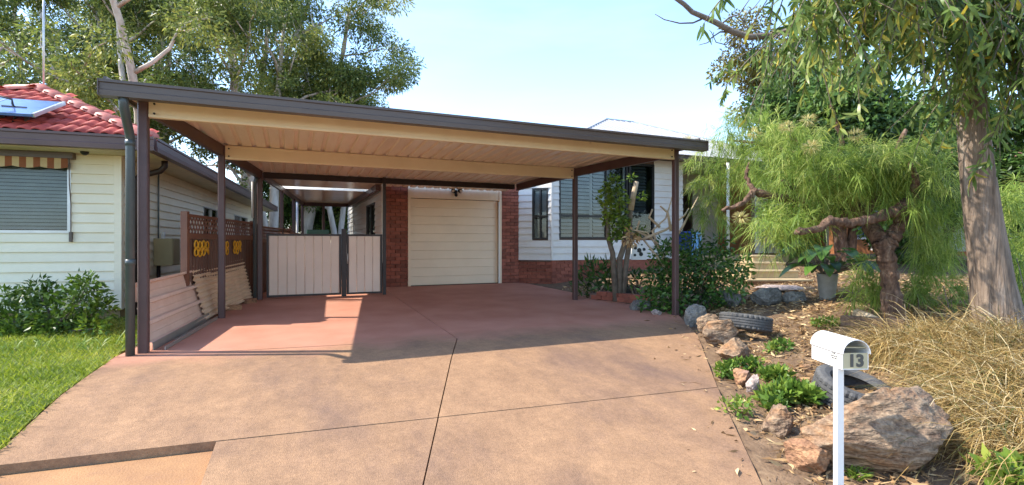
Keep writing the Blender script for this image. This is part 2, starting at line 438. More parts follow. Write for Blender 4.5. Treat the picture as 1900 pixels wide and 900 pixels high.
def wander(p, d, L, n, jit, up=0.0):
    pts = [Vector(p)]; d = Vector(d).normalized()
    for i in range(n):
        d = (d + Vector(rng.normal(size=3)) * jit + Vector((0, 0, up))).normalized()
        pts.append(pts[-1] + d * (L / n))
    return pts
def gum_tree(name, base, H, trunks, spread, label, cat, group, mat_b, mat_l, dens, L, W, first=.35, nlimb=9, cr=1.3, r0=.28, flat=.75, lean=(0, 0)):
    base = Vector(base)
    t = thing(name, base, label, cat, group)
    mb = MB(); clumps = []
    for k in range(trunks):
        a = rng.random() * 6.28
        d0 = Vector((math.cos(a) * .18 * (trunks > 1) + lean[0], math.sin(a) * .18 * (trunks > 1) + lean[1], 1))
        tp = wander(base - Vector((0, 0, .2)), d0, H * (.9 + .15 * rng.random()), 9, .07, .05)
        mb.tube(tp, [r0 * (1 - .085 * i) * (1.25 if i == 0 else 1) for i in range(10)], 9)
        for j in range(nlimb):
            f = first + (1 - first) * (j + rng.random()) / nlimb
            q = f * 9; i = min(int(q), 8); s = tp[i].lerp(tp[i+1], q - i)
            an = rng.random() * 6.28
            out = spread * (.45 + .55 * rng.random()) * (1.15 - .6 * abs(f - .6))
            lp = wander(s, (math.cos(an), math.sin(an), .55 + .5 * rng.random()), out, 5, .2, .03)
            r1 = r0 * (1 - .09 * q) * .5 + .02
            mb.tube(lp, [r1 * (1 - .16 * m) for m in range(6)], 6)
            for m in range(3, 6):
                clumps.append((lp[m] + Vector(rng.normal(size=3)) * .35, np.array([cr, cr, cr * flat]) * (.55 + .6 * rng.random())))
                if m % 2 == 0 or rng.random() < .6:
                    sp = wander(lp[m], rng.normal(size=3) * .8 + np.array([math.cos(an), math.sin(an), .25]), out * .45, 3, .25)
                    mb.tube(sp, [r1 * .4, r1 * .3, r1 * .2, .012], 5)
                    clumps.append((sp[-1], np.array([cr, cr, cr * flat]) * (.45 + .5 * rng.random())))
        clumps.append((tp[-1], np.array([cr, cr, cr])))
    mb.build('trunk', mat_b, t, True)
    crown('crown', clumps, dens, L, W, mat_l, t, hang=.5)
    return t

# ------------------------------------------------------------------ ground
def grid_axis(lo, hi, step, far):
    a = list(np.arange(lo, hi + 1e-6, step))
    s = step; x = hi; up = []
    while x < far: s *= 1.5; x += s; up.append(x)
    s = step; x = lo; dn = []
    while x > -far: s *= 1.5; x -= s; dn.append(x)
    return np.array(dn[::-1] + a + up)
gx = grid_axis(-7.0, 13.0, .13, 900.0); gy = grid_axis(-1.0, 14.0, .13, 900.0)
UU, VV_ = np.meshgrid(gx, gy)
ZZ = G(UU, VV_)
inside = (UU > ul(VV_) + .02) & (UU < ue(VV_) - .05) & (VV_ < 12.2)
ZZ = ZZ - .07 * inside
dgard = np.clip(UU - ue(VV_), 0, 1) * (VV_ > -1)
bumpn = np.array([mnoise.noise(Vector((x * 1.7, y * 1.7, 0))) + .5 * mnoise.noise(Vector((x * 5, y * 5, 3))) for x, y in zip(UU.ravel(), VV_.ravel())]).reshape(UU.shape)
ZZ = ZZ + .05 * dgard * bumpn - .012 * (UU < ul(VV_))
nx, ny = len(gx), len(gy)
ii = np.arange((ny - 1) * (nx - 1)); rr, cc = ii // (nx - 1), ii % (nx - 1)
fq = np.stack([rr*nx+cc, rr*nx+cc+1, (rr+1)*nx+cc+1, (rr+1)*nx+cc], 1)
me = bpy.data.meshes.new('ground')
me.from_pydata(np.stack([UU, VV_, ZZ], -1).reshape(-1, 3).tolist(), [], fq.tolist())
me.materials.append(m_soil); me.shade_smooth(); me.update()
tag(link_obj(bpy.data.objects.new('ground', me)), kind='structure')

def draped(poly, dz, thick, name, mat, parent, step=.45, tilt=None):
    bm = bmesh.new()
    bm.faces.new([bm.verts.new((p[0], p[1], 0)) for p in poly])
    xs = [p[0] for p in poly]; ys = [p[1] for p in poly]
    for ax, lo, hi in ((0, min(xs), max(xs)), (1, min(ys), max(ys))):
        c = math.floor(lo / step) * step + step
        while c < hi - 1e-4:
            co = [0, 0, 0]; no = [0, 0, 0]; co[ax] = c; no[ax] = 1
            bmesh.ops.bisect_plane(bm, geom=bm.verts[:] + bm.edges[:] + bm.faces[:], plane_co=co, plane_no=no)
            c += step
    for v in bm.verts: v.co.z = Gf(min(v.co.x, float(ue(v.co.y))), v.co.y) + dz + (tilt(v.co.x, v.co.y) if tilt else 0)
    ret = bmesh.ops.extrude_face_region(bm, geom=bm.faces[:])
    top = [v for v in ret['geom'] if isinstance(v, bmesh.types.BMVert)]
    for v in bm.verts:
        if v not in top: pass
    tset = set(top)
    for v in bm.verts:
        if v not in tset: v.co.z -= thick
    bmesh.ops.recalc_face_normals(bm, faces=bm.faces[:])
    me = bpy.data.meshes.new(name); bm.to_mesh(me); bm.free()
    me.materials.append(mat)
    return link_obj(bpy.data.objects.new(name, me), parent)

drv = bpy.data.objects.new('driveway', None); COL.objects.link(drv); tag(drv, kind='structure')
P2 = lambda x, y: (lambda p: (p.x, p.y))(ong(x, y))
jA = P2(262, 662); jX = P2(848, 630); jD = P2(725, 546); jB = P2(786, 899); jL = P2(0, 868); jM = P2(400, 822); jR = P2(1300, 725); jE = P2(372, 899)
def lerp2(a, b, t): return (a[0] + (b[0]-a[0])*t, a[1] + (b[1]-a[1])*t)
def isect(a, b, c, d):
    r = (b[0]-a[0], b[1]-a[1]); s = (d[0]-c[0], d[1]-c[1]); q = (c[0]-a[0], c[1]-a[1])
    t = (q[0]*s[1]-q[1]*s[0]) / (r[0]*s[1]-r[1]*s[0])
    return (a[0]+r[0]*t, a[1]+r[1]*t)
jC = isect(jX, jB, jM, jR)                      # crossing of the long and the cross joint
jS = isect(jX, jB, (0, 0.2), (1, 0.2))          # long joint carried to the street end
jEs = isect(jM, jE, (0, 0.2), (1, 0.2))
g = .007
uev = lambda v: float(ue(v))
right_hi = [(uev(v), v) for v in (3.9, 4.93, 5.6, 6.3, 7.4, 8.8, 12.1)]
jR2 = isect(jM, jR, (uev(jR[1]-.2), jR[1]-.2), (uev(jR[1]+.2), jR[1]+.2))
right_hi = [jR2] + [p for p in right_hi if p[1] > jR2[1] + .05]
right_lo = [(uev(v), v) for v in (0.2, 1.0, 1.9, 2.6, 3.2) if v < jR2[1] - .05] + [jR2]
ulv = lambda v: float(ul(v))
jL2 = isect(jL, jM, (-1.62, -5), (-1.62, 5))
jA2 = (ulv(jA[1]), jA[1])
def inset(poly, d):
    bm = bmesh.new(); f = bm.faces.new([bm.verts.new((p[0], p[1], 0)) for p in poly])
    bm.normal_update()
    bmesh.ops.inset_region(bm, faces=[f], thickness=d, use_boundary=True)
    r = [(v.co.x, v.co.y) for v in f.verts]; bm.free(); return r
slabA = [jA2, jX, jD, (1.95, 12.1), (1.9, 19.5), (1.1, 19.5), (ulv(12.1), 12.1)]
slabB = [jX, jC] + right_hi + [(1.95, 12.1), jD]
slabC = [jL2, jM, jC, jX, jA2]
slabD = [jS] + right_lo + [jC]
slabE = [jEs, jS, jC, jM]
slabF = [(-1.62, .2), jEs, jM, jL2]
for poly, m_, dz, tl in ((slabA, m_concr, .012, None), (slabB, m_concr, .012, None), (slabC, m_conc, .010, None), (slabD, m_conc, .011, None),
                     (slabE, m_conc, .009, None), (slabF, m_concs, -.048, None)):
    draped(inset(poly, g), dz, .075 if dz > 0 else .06, 'slab', m_, drv, tilt=tl)

lawn_poly = [(-11, -1.5), (-1.64, -1.5), (-1.64, 6.5), (-1.35, 8.0), (-1.2, 9.3), (-11, 9.9)]
lw = draped(lawn_poly, .004, .03, 'lawn', m_lawn, None, step=.6); tag(lw, kind='structure')

# ------------------------------------------------------------------ carport
RZ = lambda v: 2.672 - .036 * (v - 6.35)          # roof underside height
cp = thing('carport', (-1.4, 6.35, 0), 'double carport with brown steel posts, cream beams and flat ribbed roof over the driveway', 'carport')
lp = [(-1.40, 6.35), (-.935, 8.53), (-.54, 10.62)]
rpst = [(5.52, 6.35), (4.99, 8.53)]
def post(x, y, z0, z1, w, name, mat, par):
    mb = MB(); c = w * .12; h = w / 2
    pr = [(-h+c,-h),(h-c,-h),(h,-h+c),(h,h-c),(h-c,h),(-h+c,h),(-h,h-c),(-h,-h+c)]
    mb.add([(x+a, y+b, z0) for a, b in pr] + [(x+a, y+b, z1) for a, b in pr],
           [(i, (i+1) % 8, 8+(i+1) % 8, 8+i) for i in range(8)] + [tuple(range(7,-1,-1)), tuple(range(8,16))])
    return mb.build(name, mat, par)
for x, y in lp: post(x, y, Gf(x, y) - .05, RZ(y) + (-.004 if y < 7 else -.012), .092, 'post', m_brown, cp)
for x, y in rpst: post(x, y, Gf(min(x, 5.4), y) - .05, RZ(y) - .004, .085, 'post', m_brown, cp)
def c_beam(x0, x1, v, zb, zt, name, mat):
    d = .05; l = .016; t = .012
    prof = [(0,0),(d,0),(d,.012),(t+l*0+.006,.012+.010),(t+.006,zt-zb-.022),(d,zt-zb-.012),(d,zt-zb),(0,zt-zb)]
    prof = [(-a + .0, b) for a, b in prof]
    # outer (street) face carries two shallow returns
    prof = [(.028,0),(.028,zt-zb),(-.02,zt-zb),(-.028,zt-zb-.006),(-.028,zt-zb-.030),(-.021,zt-zb-.034),(-.021,.034),(-.028,.030),(-.028,.006),(-.02,0)]
    mb = MB(); n = len(prof)
    vs = [(x0, v + a, zb + b) for a, b in prof] + [(x1, v + a, zb + b) for a, b in prof]
    mb.add(vs, [(i, (i+1) % n, n + (i+1) % n, n+i) for i in range(n)] + [tuple(range(n-1,-1,-1)), tuple(range(n, 2*n))])
    return mb.build(name, mat, cp)
c_beam(-1.352, 5.476, 6.345, 2.46, 2.664, 'beam', m_cream)
c_beam(-.887, 4.945, 8.53, 2.385, 2.588, 'beam', m_cream)
MB().box(-.49, 4.72, 10.80, 10.86, 2.395, RZ(10.8) - .004).build('back_beam', m_dark, cp)
def side_beam(pts, off, name):
    for i in range(len(pts) - 1):
        (x0, y0), (x1, y1) = pts[i], pts[i+1]
        MB().bar((x0 + off, y0 + .05, RZ(y0) - .085), (x1 + off, y1 - .05, RZ(y1) - .085), .05, .15).build(name, m_brown, cp)
side_beam(lp, 0, 'side_beam')
side_beam(rpst + [(4.74, 10.75)], 0, 'side_beam')
# ribbed sheets running front to back, cut to the splayed sides
def left_edge(v): return -1.64 + .195 * (v - 6.1)
def right_edge(v): return np.interp(v, [6.0, 8.53, 10.9, 12.1], [5.75, 5.28, 4.98, 4.98])
PITCH = .19
prof = [(0, 0), (.118, 0), (.134, .030), (.174, .030), (.19, 0)]
u0 = -1.80; nsh = 11
for s in range(nsh):
    mb = MB(); cols = []
    for r in range(4):
        for a, b in prof[:-1]: cols.append((u0 + (s*4 + r) * PITCH + a, b))
    cols.append((u0 + (s*4 + 4) * PITCH, 0))
    cols = [c for c in cols if c[0] <= 5.92]
    lo = 6.04
    def back(u): return 12.06 if u > 1.95 else 11.125  # extra unseen length towards the garage wall, added to block light
    lines = []
    for u, b in cols:
        v1 = back(u)
        vs_ = np.arange(lo, v1, .05)
        ok = [v for v in vs_ if left_edge(v) <= u <= right_edge(v)]
        if len(ok) < 2: continue
        lines.append((u, b, ok[0], ok[-1]))
    if len(lines) < 2: continue
    vs, fs = [], []
    for u, b, va, vb in lines:
        for v in (va, vb):
            vs.append((u, v, RZ(v) + b)); vs.append((u, v, RZ(v) + b + .004))
    for i in range(len(lines) - 1):
        a = i*4; c = a + 4
        fs += [(a, a+2, c+2, c), (a+1, c+1, c+3, a+3), (a, c, c+1, a+1), (a+2, a+3, c+3, c+2)]
    fs += [(0, 1, 3, 2), (len(vs)-4, len(vs)-2, len(vs)-1, len(vs)-3)]
    mb.add(vs, fs).build('roof_sheet', m_rsheet, cp)
MB().box(1.80, 2.20, 11.10, 12.10, 2.572, 2.585).build('flashing', m_gutter, cp)  # unseen strip added to stop sun leaking in at the roof corner
MB().box(-.66, 1.80, 11.02, 11.26, 2.572, 2.585).build('flashing', m_gutter, cp)  # likewise added, blocks the sun streak through the carport and patio joint
bolt_me = bpy.data.meshes.new('bolt'); _b = MB().tube([(0, 0, 0), (0, -.012, 0)], .011, 8); bolt_me.from_pydata(_b.v, [], _b.f); bolt_me.materials.append(m_dark)
for (bx_, bv, bz) in ((-1.30, 6.316, 2.50), (-1.30, 6.316, 2.60), (5.42, 6.316, 2.50), (5.42, 6.316, 2.60), (-.84, 8.501, 2.43), (-.84, 8.501, 2.54), (4.90, 8.501, 2.43), (4.90, 8.501, 2.54)):
    inst(bolt_me, 'bolt', cp, (bx_, bv, bz))
# barge cappings on both sloping sides
MB().bar((left_edge(6.06), 6.06, RZ(6.06) + .02), (left_edge(11.1), 11.1, RZ(11.1) + .02), .03, .13).build('barge_capping', m_gutter, cp)
for a, b in ((6.06, 8.53), (8.53, 10.9)):
    MB().bar((float(right_edge(a)), a, RZ(a) + .02), (float(right_edge(b)), b, RZ(b) + .02), .03, .13).build('barge_capping', m_gutter, cp)
# front gutter, quad profile with two ridges
def gutter(p, q, h, d, name, mat, par):
    pr = [(0, 0), (0, h*.95), (.006, h*.95), (.006, .006), (d-.01, .006), (d-.006, h*.30), (d-.014, h*.36), (d-.010, h*.82), (d+.004, h*.86), (d+.004, h*.97), (d-.004, h),
          (d+.012, h), (d+.012, h*.83), (d-.004, h*.79), (d-.006, h*.40), (d+.004, h*.33), (d, 0)]
    return MB().prism(pr, p, q).build(name, mat, par)
gutter((-1.66, 6.05, 2.556), (5.765, 6.05, 2.556), .15, .12, 'gutter', m_gutter, cp)
MB().box(-1.666, -1.658, 5.912, 6.052, 2.553, 2.708).build('gutter_end', m_gutter, cp)
MB().box(5.763, 5.771, 5.912, 6.052, 2.553, 2.708).build('gutter_end', m_gutter, cp)
dp = MB().tube([(-1.48, 5.99, 2.57), (-1.48, 5.99, 2.52), (-1.48, 6.00, 2.47), (-1.484, 6.10, 2.37), (-1.488, 6.20, 2.28), (-1.49, 6.245, 2.22), (-1.49, 6.25, 2.14), (-1.49, 6.25, .03)], .041, 16).build('downpipe', m_pipe, cp, True)
for z_ in (2.20, 1.0): MB().tube([(-1.49, 6.25, z_), (-1.49, 6.25, z_ - .06)], .045, 16).build('pipe_collar', m_pipe, dp, True)
MB().tube([(-.60, 10.53, 2.40), (-.60, 10.53, 2.33), (-.62, 10.53, 2.28), (-.62, 10.53, .1)], .035, 12).build('downpipe', m_pipe, cp, True)
MB().tube([(-.655, 10.47, 2.28), (-.655, 10.47, 1.62)], .018, 10).build('conduit', m_pipel, cp, True)

# ------------------------------------------------------------------ wall kit: boards, bricks, windows
bm_ = MB()
bm_.add([(0,0,0),(1,0,0),(1,-.032,0),(0,-.032,0),(0,0,1),(1,0,1),(1,-.007,1),(0,-.007,1)],
        [(0,3,2,1),(4,5,6,7),(3,0,4,7),(1,2,6,5),(3,7,6,2)])
def board_mesh(mat):
    me = bpy.data.meshes.new('board'); me.from_pydata(bm_.v, [], bm_.f); me.materials.append(mat); return me
def boards(par, org, ang, L, z0, z1, exp, me, holes=()):
    d = Vector((math.cos(ang), math.sin(ang), 0))
    n = int(round((z1 - z0) / exp)); e = (z1 - z0) / n
    for i in range(n):
        a, b = z0 + i*e, z0 + (i+1)*e
        segs = [(0, L)]
        for (s0, s1, h0, h1) in holes:
            if h0 < b - .03 and h1 > a + .03:
                ns = []
                for p, q in segs:
                    if s1 <= p or s0 >= q: ns.append((p, q))
                    else:
                        if s0 - p > .02: ns.append((p, s0))
                        if q - s1 > .02: ns.append((s1, q))
                segs = ns
        for p, q in segs:
            o = Vector(org) + d * p
            inst(me, 'board', par, (o.x, o.y, a), ang, (q - p, 1, e))
def wall_slab(par, org, ang, L, z0, z1, mat, name='wall', t=.12, holes=()):
    """backing wall behind the boards, pierced where the windows are"""
    d = Vector((math.cos(ang), math.sin(ang), 0)); nrm = Vector((d.y, -d.x, 0)); o = Vector(org)
    mb = MB()
    xs = sorted({0, L, *[h[0] for h in holes], *[h[1] for h in holes]})
    xs = [x for x in xs if 0 <= x <= L]
    for a, b in zip(xs[:-1], xs[1:]):
        mid = (a + b) / 2
        zs = [z0, z1]
        cut = [(h[2], h[3]) for h in holes if h[0] < mid < h[1]]
        spans = [(z0, z1)] if not cut else [(z0, cut[0][0]), (cut[0][1], z1)]
        for za, zb in spans:
            p = [o + d*a, o + d*b, o + d*b - nrm*t, o + d*a - nrm*t]
            mb.add([(q.x, q.y, za) for q in p] + [(q.x, q.y, zb) for q in p],
                   [(0,3,2,1),(4,5,6,7),(0,1,5,4),(1,2,6,5),(2,3,7,6),(3,0,4,7)])
    return mb.build(name, mat, par)
def window(par, org, ang, s0, s1, z0, z1, mat, cols=(), rows=(), fw=.045, slats=None, slat_mat=None, slat_gap=.06, tilt=.5, proud=.03, room=m_room, skip=()):
    d = Vector((math.cos(ang), math.sin(ang), 0)); nrm = Vector((d.y, -d.x, 0)); o = Vector(org)
    R4 = Matrix.Translation(o) @ Matrix.Rotation(ang, 4, 'Z')
    mb = MB(); y0, y1 = -proud, .05
    mb.box(s0, s1, y0, y1, z0, z0 + fw).box(s0, s1, y0, y1, z1 - fw, z1)
    mb.box(s0, s0 + fw, y0 + .001, y1, z0 + fw, z1 - fw).box(s1 - fw, s1, y0 + .001, y1, z0 + fw, z1 - fw)
    for c in cols: mb.box(c - fw*.45, c + fw*.45, y0 + .006, y1, z0 + fw, z1 - fw)
    for r in rows: mb.box(s0 + fw, s1 - fw, y0 + .004, y1, r - fw*.6, r + fw*.6)
    w = mb.build('window', mat, par, M4=R4)
    MB().box(s0 + fw*.5, s1 - fw*.5, .012, .016, z0 + fw*.5, z1 - fw*.5).build('pane', m_glass, w, M4=R4)
    MB().box(s0 - .02, s1 + .02, .30, .32, z0 - .05, z1 + .05).box(s0-.02, s0, .05, .30, z0-.05, z1+.05).box(s1, s1+.02, .05, .30, z0-.05, z1+.05).box(s0-.02, s1+.02, .05, .3, z0-.07, z0-.05).box(s0-.02, s1+.02, .05, .3, z1+.05, z1+.07).build('reveal', room, w, M4=R4)
    if slats:
        for (a, b, za, zb) in slats:
            sm = MB().bar((0, 0, 0), (1, 0, 0), slat_gap * 1.05, .006, up=(0, -math.sin(tilt), math.cos(tilt)))
            me = bpy.data.meshes.new('slat'); me.from_pydata(sm.v, [], sm.f); me.materials.append(slat_mat)
            z = za + slat_gap / 2
            while z < zb:
                p = o + d * a - nrm * .06
                inst(me, 'slat', w, (p.x, p.y, z), ang, (b - a, 1, 1)); z += slat_gap
    return w
brick_mb = MB().box(.005, .235, -.012, .05, .005, .081)
brick_me = bpy.data.meshes.new('brick'); brick_me.from_pydata(brick_mb.v, [], brick_mb.f); brick_me.materials.append(m_brick)
def bricks(par, org, ang, L, z0, z1, par_off=0):
    d = Vector((math.cos(ang), math.sin(ang), 0)); o = Vector(org)
    z = z0; r = par_off
    while z < z1 - .03:
        s = -.12 if r % 2 else 0.0
        while s < L - .02:
            a, b = max(s, 0), min(s + .24, L)
            if b - a > .04:
                p = o + d * (a - .0)
                inst(brick_me, 'brick', par, (p.x, p.y, z), ang + random.uniform(-.006, .006), ((b - a) / .24, random.uniform(.85, 1.15), min(1, (z1 - z) / .086)))
            s += .24
        z += .086; r += 1

# ------------------------------------------------------------------ own house behind the carport
H0 = thing('brick_and_board_house', (3.7, 12.13, .12), 'white weatherboard and red brick house with cream garage door behind the carport', 'house')
GV = 12.13
bme_w = board_mesh(m_white)
EAVE = 3.48
# garage front: backing wall, piers of bricks, header and door
wall_slab(H0, (1.97, GV + .04, 0), 0, 3.45, -.1, EAVE, m_mortar, t=.15, holes=[(.60, 2.92, -.2, 2.24)])
bricks(H0, (2.0, GV, 0), 0, .535, .06, 2.66)
bricks(H0, (4.93, GV, 0), 0, .49, .06, 2.66, 1)
MB().box(2.535, 2.60, GV - .03, GV + .05, .10, 2.78).build('door_jamb', m_door, H0)
MB().box(4.86, 4.925, GV - .03, GV + .05, .10, 2.78).build('door_jamb', m_door, H0)
hd = MB().box(2.603, 4.857, GV - .004, GV + .05, 2.235, 2.78).build('door_header', m_door, H0)
for k in range(14):
    x = 2.66 + k * .16
    MB().box(x, x + .004, GV - .008, GV - .003, 2.24, 2.78).build('groove_strip', m_cream, hd)
gd = MB().box(2.61, 4.85, GV + .075, GV + .10, .14, 2.228).build('garage_door', m_door, H0)
sl = MB().add([(0,.0,.006),(2.236,.0,.006),(2.236,.0,1),(0,0,1),(0,-.022,.012),(2.236,-.022,.012),(2.236,-.018,.985),(0,-.018,.985)],
              [(4,5,6,7),(0,1,5,4),(1,2,6,5),(2,3,7,6),(3,0,4,7)])
slm = bpy.data.meshes.new('door_slat'); slm.from_pydata(sl.v, [], sl.f); slm.materials.append(m_door)
for k in range(10): inst(slm, 'door_slat', gd, (2.612, GV + .075, .145 + k * .2082), 0, (1, 1, .2082))
MB().box(2.612, 4.848, GV + .05, GV + .09, .122, .142).build('door_seal', m_dark, gd)
MB().box(4.835, 4.858, GV - .055, GV - .031, .14, 2.2).build('weather_strip', m_mail, H0)
# twin sensor flood light
fl = MB().box(3.66, 3.74, GV - .035, GV - .004, 2.38, 2.46).build('security_light', m_black, H0)
for s in (-1, 1):
    c = V(3.70 + s * .075, GV - .10, 2.45)
    MB().tube([c + V(0, .09, -.02), c + V(0, .03, 0), c + V(s*.01, -.02, -.01), c + V(s*.02, -.06, -.03)], [.02, .035, .05, .052], 12).build('lamp_head', m_black, fl, True)
    MB().tube([c + V(s*.02, -.061, -.031), c + V(s*.02, -.064, -.033)], .042, 12).build('lamp_lens', m_mail, fl)
MB().tube([(3.70, GV - .06, 2.38), (3.70, GV - .08, 2.33), (3.70, GV - .10, 2.31)], [.03, .04, .03], 10).build('sensor', m_black, fl, True)
# left flank along the breezeway
wall_slab(H0, (1.97, 20.2, 0), -math.pi/2, 8.03, -.1, EAVE, m_mortar, t=.15, holes=[(20.2-14.9, 20.2-13.35, 1.0, 2.2)])
boards(H0, (1.967, 20.2, 0), -math.pi/2, 8.0, .80, 2.66, .155, bme_w, holes=[(20.2-14.9, 20.2-13.35, 1.0, 2.2)])
window(H0, (1.967, 20.2, 0), -math.pi/2, 20.2-14.9, 20.2-13.35, 1.0, 2.2, m_black, cols=(20.2-14.12,), slats=[(5.36, 6.05, 1.06, 2.14)], slat_mat=m_blind, slat_gap=.07, proud=.035)
MB().box(1.925, 1.998, GV - .012, GV + .06, .70, 2.66).build('corner_trim', m_white, H0)
# angled bay wall
CH = math.radians(-45); chO = (5.42, GV, 0); chL = .63 * math.sqrt(2)
wall_slab(H0, (5.42 + .03, GV + .03, 0), CH, chL, -.1, EAVE, m_mortar, holes=[(.37, .80, 1.25, 2.56)])
boards(H0, chO, CH, chL - .01, .72, 3.4, .165, bme_w, holes=[(.37, .80, 1.25, 2.56)])
window(H0, chO, CH, .37, .80, 1.25, 2.56, m_black, cols=(.59,), rows=(1.83,), slats=[(.40, .58, 1.88, 2.5), (.61, .77, 1.88, 2.5), (.40, .58, 1.28, 1.78), (.61, .77, 1.28, 1.78)], slat_mat=m_blind, slat_gap=.055, tilt=1.2)
bricks(H0, (5.42, GV, 0), CH, chL, .08, .70)
# front wall with the wide shuttered window
FV = 11.5; FX = 6.05; FL = 4.2
wh = [(.20, 3.19, 1.27, 3.33)]
wall_slab(H0, (FX + .02, FV + .04, 0), 0, FL, -.1, EAVE, m_mortar, holes=wh)
boards(H0, (FX, FV, 0), 0, FL, .72, 3.46, .171, bme_w, holes=wh)
MB().box(FX - .03, FX + .03, FV - .03, FV + .02, .72, 3.4).build('corner_trim', m_white, H0)
w_ = window(H0, (FX, FV, 0), 0, .20, 2.30, 1.27, 3.33, m_black, cols=(.72, 1.62), rows=(1.86,), slats=[(.26, .68, 1.92, 3.28), (.78, 1.15, 1.92, 3.28), (1.25, 1.60, 1.92, 3.28), (.26, .68, 1.31, 1.80), (.78, 1.15, 1.31, 1.80), (1.25, 1.60, 1.31, 1.8)], slat_mat=m_blind, slat_gap=.095, tilt=.95)
for a in (.69, 1.15, 1.60, 2.20):
    MB().box(FX + a, FX + a + .075, FV + .055, FV + .085, 1.30, 3.30).build('shutter_stile', m_blind, w_)
window(H0, (FX, FV, 0), 0, 2.34, 3.19, 1.27, 3.33, m_black, slats=[(2.42, 2.95, 1.9, 3.25), (2.42, 2.95, 1.32, 1.85)], slat_mat=m_slatd, slat_gap=.085, tilt=.9, fw=.06)
bricks(H0, (FX, FV, 0), 0, 2.0, .10, .70, 1)
wall_slab(H0, (FX, FV + .01, 0), 0, FL, -.1, .71, m_brick, name='brick_base', t=.05)
# porch: recess, door, end wall, floor
PX0, PX1 = FX + FL, 15.6
wall_slab(H0, (PX0 - .04, FV + .06, 0), math.pi/2, 1.9, .6, EAVE, m_white, name='porch_side_wall')
wall_slab(H0, (PX0 - .16, 13.4, 0), 0, 5.4, -.1, EAVE, m_mortar, holes=[(1.3, 2.25, .80, 2.9)])
boards(H0, (PX0 - .04, 13.36, 0), 0, 5.2, .84, 3.46, .171, bme_w, holes=[(1.18, 2.13, .80, 2.9)])
pd = MB().box(PX0 + 1.16, PX0 + 2.07, 13.42, 13.46, .80, 2.88).build('front_door', m_dark, H0)
MB().tube([(PX0 + 1.26, 13.40, 1.8), (PX0 + 1.26, 13.36, 1.8)], .025, 10).build('door_handle', m_alu, pd, True)
wall_slab(H0, (12.45, FV - .55, 0), 0, 1.07, -.1, EAVE, m_mortar, t=.12)
boards(H0, (12.45, FV - .555, 0), 0, 1.07, .86, 3.46, .171, bme_w)
wall_slab(H0, (13.55, FV - .5, 0), math.pi/2, 2.4, -.1, EAVE, m_obrick, name='brick_wall')
MB().box(PX0 - .1, 15.4, 10.6, 13.4, -.1, .80).build('porch_floor', m_step, H0)
MB().tube([(11.2, 10.75, .8), (11.2, 10.75, 3.4)], .045, 12).build('porch_post', m_mail, H0, True)
MB().box(13.58, 13.68, 10.78, 10.88, .8, 3.4).build('porch_post', m_fencef, H0)
wall_slab(H0, (15.6, 20.2, 0), math.pi, 13.6, -.1, EAVE, m_white, name='rear_wall')
wall_slab(H0, (15.6, 10.9, 0), math.pi/2, 9.3, -.1, EAVE, m_white, name='end_wall')
wall_slab(H0, (13.66, 10.95, 0), 0, 1.9, -.1, EAVE, m_obrick, name='brick_wall')
# roofs
def hip(x0, x1, y0, y1, ze, pitch):
    h = (y1 - y0) / 2; zr = ze + h * pitch; ym = (y0 + y1) / 2
    return [(x0,y0,ze),(x1,y0,ze),(x1,y1,ze),(x0,y1,ze),(x0+h,ym,zr),(x1-h,ym,zr)], [(0,1,5,4),(1,2,5),(2,3,4,5),(3,0,4),(0,3,2,1)]
vs, fs = hip(5.75, 16.1, 10.95, 20.1, EAVE + .02, .457)
rf = MB().add(vs, fs).build('roof', m_zinc, H0)
MB().bar(vs[0], vs[4], .12, .05).bar(vs[4], vs[5], .12, .05).bar(vs[1], vs[5], .12, .05).build('ridge_capping', m_zinc, rf)
for k in range(40):
    x = 5.9 + k * .25
    hgt = min(1.0, (x - 5.75) / 4.575, (16.1 - x) / 4.575)
    MB().bar((x, 10.97, EAVE + .035), (x, 10.97 + 4.57 * hgt, EAVE + .035 + 4.57 * .457 * hgt), .03, .03).build('roof_rib', m_zinc, rf)
gutter((5.7, 10.95, EAVE - .06), (16.15, 10.95, EAVE - .06), .12, .11, 'gutter', m_gutter, H0)
MB().box(1.5, 5.74, 12.07, 20.7, EAVE + .02, EAVE + .14).build('garage_roof', m_zinc, H0)

# ------------------------------------------------------------------ roofed breezeway behind the gate
pc = thing('patio_cover', (-.3, 11.7, .1), 'flat glossy patio cover on brown posts behind the driveway gate', 'patio cover')
PZ = 2.525
def pl(v): return -.45 + .115 * (v - 11.6)
for a, b, m_ in ((11.135, 12.3, m_ceil), (12.3, 13.45, m_ceil), (13.45, 14.05, m_sky_l), (14.05, 15.2, m_ceil), (15.2, 16.4, m_ceil), (16.4, 17.5, m_ceil), (17.5, 18.6, m_ceil)):
    mb = MB(); n = 6; vs = []; fs = []
    mb.add([(pl(a), a + .0004, PZ), (1.955, a + .0004, PZ), (1.955, b - .0004, PZ), (pl(b), b - .0004, PZ), (pl(a), a + .0004, PZ + .04), (1.955, a + .0004, PZ + .04), (1.955, b - .0004, PZ + .04), (pl(b), b - .0004, PZ + .04)],
           [(0,3,2,1),(4,5,6,7),(0,1,5,4),(1,2,6,5),(2,3,7,6),(3,0,4,7)])
    mb.build('skylight_panel' if m_ is m_sky_l else 'roof_panel', m_, pc)
MB().bar((pl(11.2), 11.2, PZ - .05), (pl(18.6), 18.6, PZ - .05), .05, .14).build('side_beam', m_brown, pc)
MB().bar((1.85, 12.2, PZ - .07), (1.85, 18.6, PZ - .07), .10, .13).build('wall_beam', m_brown, pc)
MB().bar((pl(18.6), 18.63, PZ - .05), (1.86, 18.63, PZ - .05), .05, .14).build('end_beam', m_brown, pc)
for v in (13.6, 16.0, 18.4): post(pl(v), v, .05, PZ - .1, .085, 'post', m_brown, pc)
post(1.0, 18.55, .05, PZ - .1, .085, 'post', m_brown, pc)
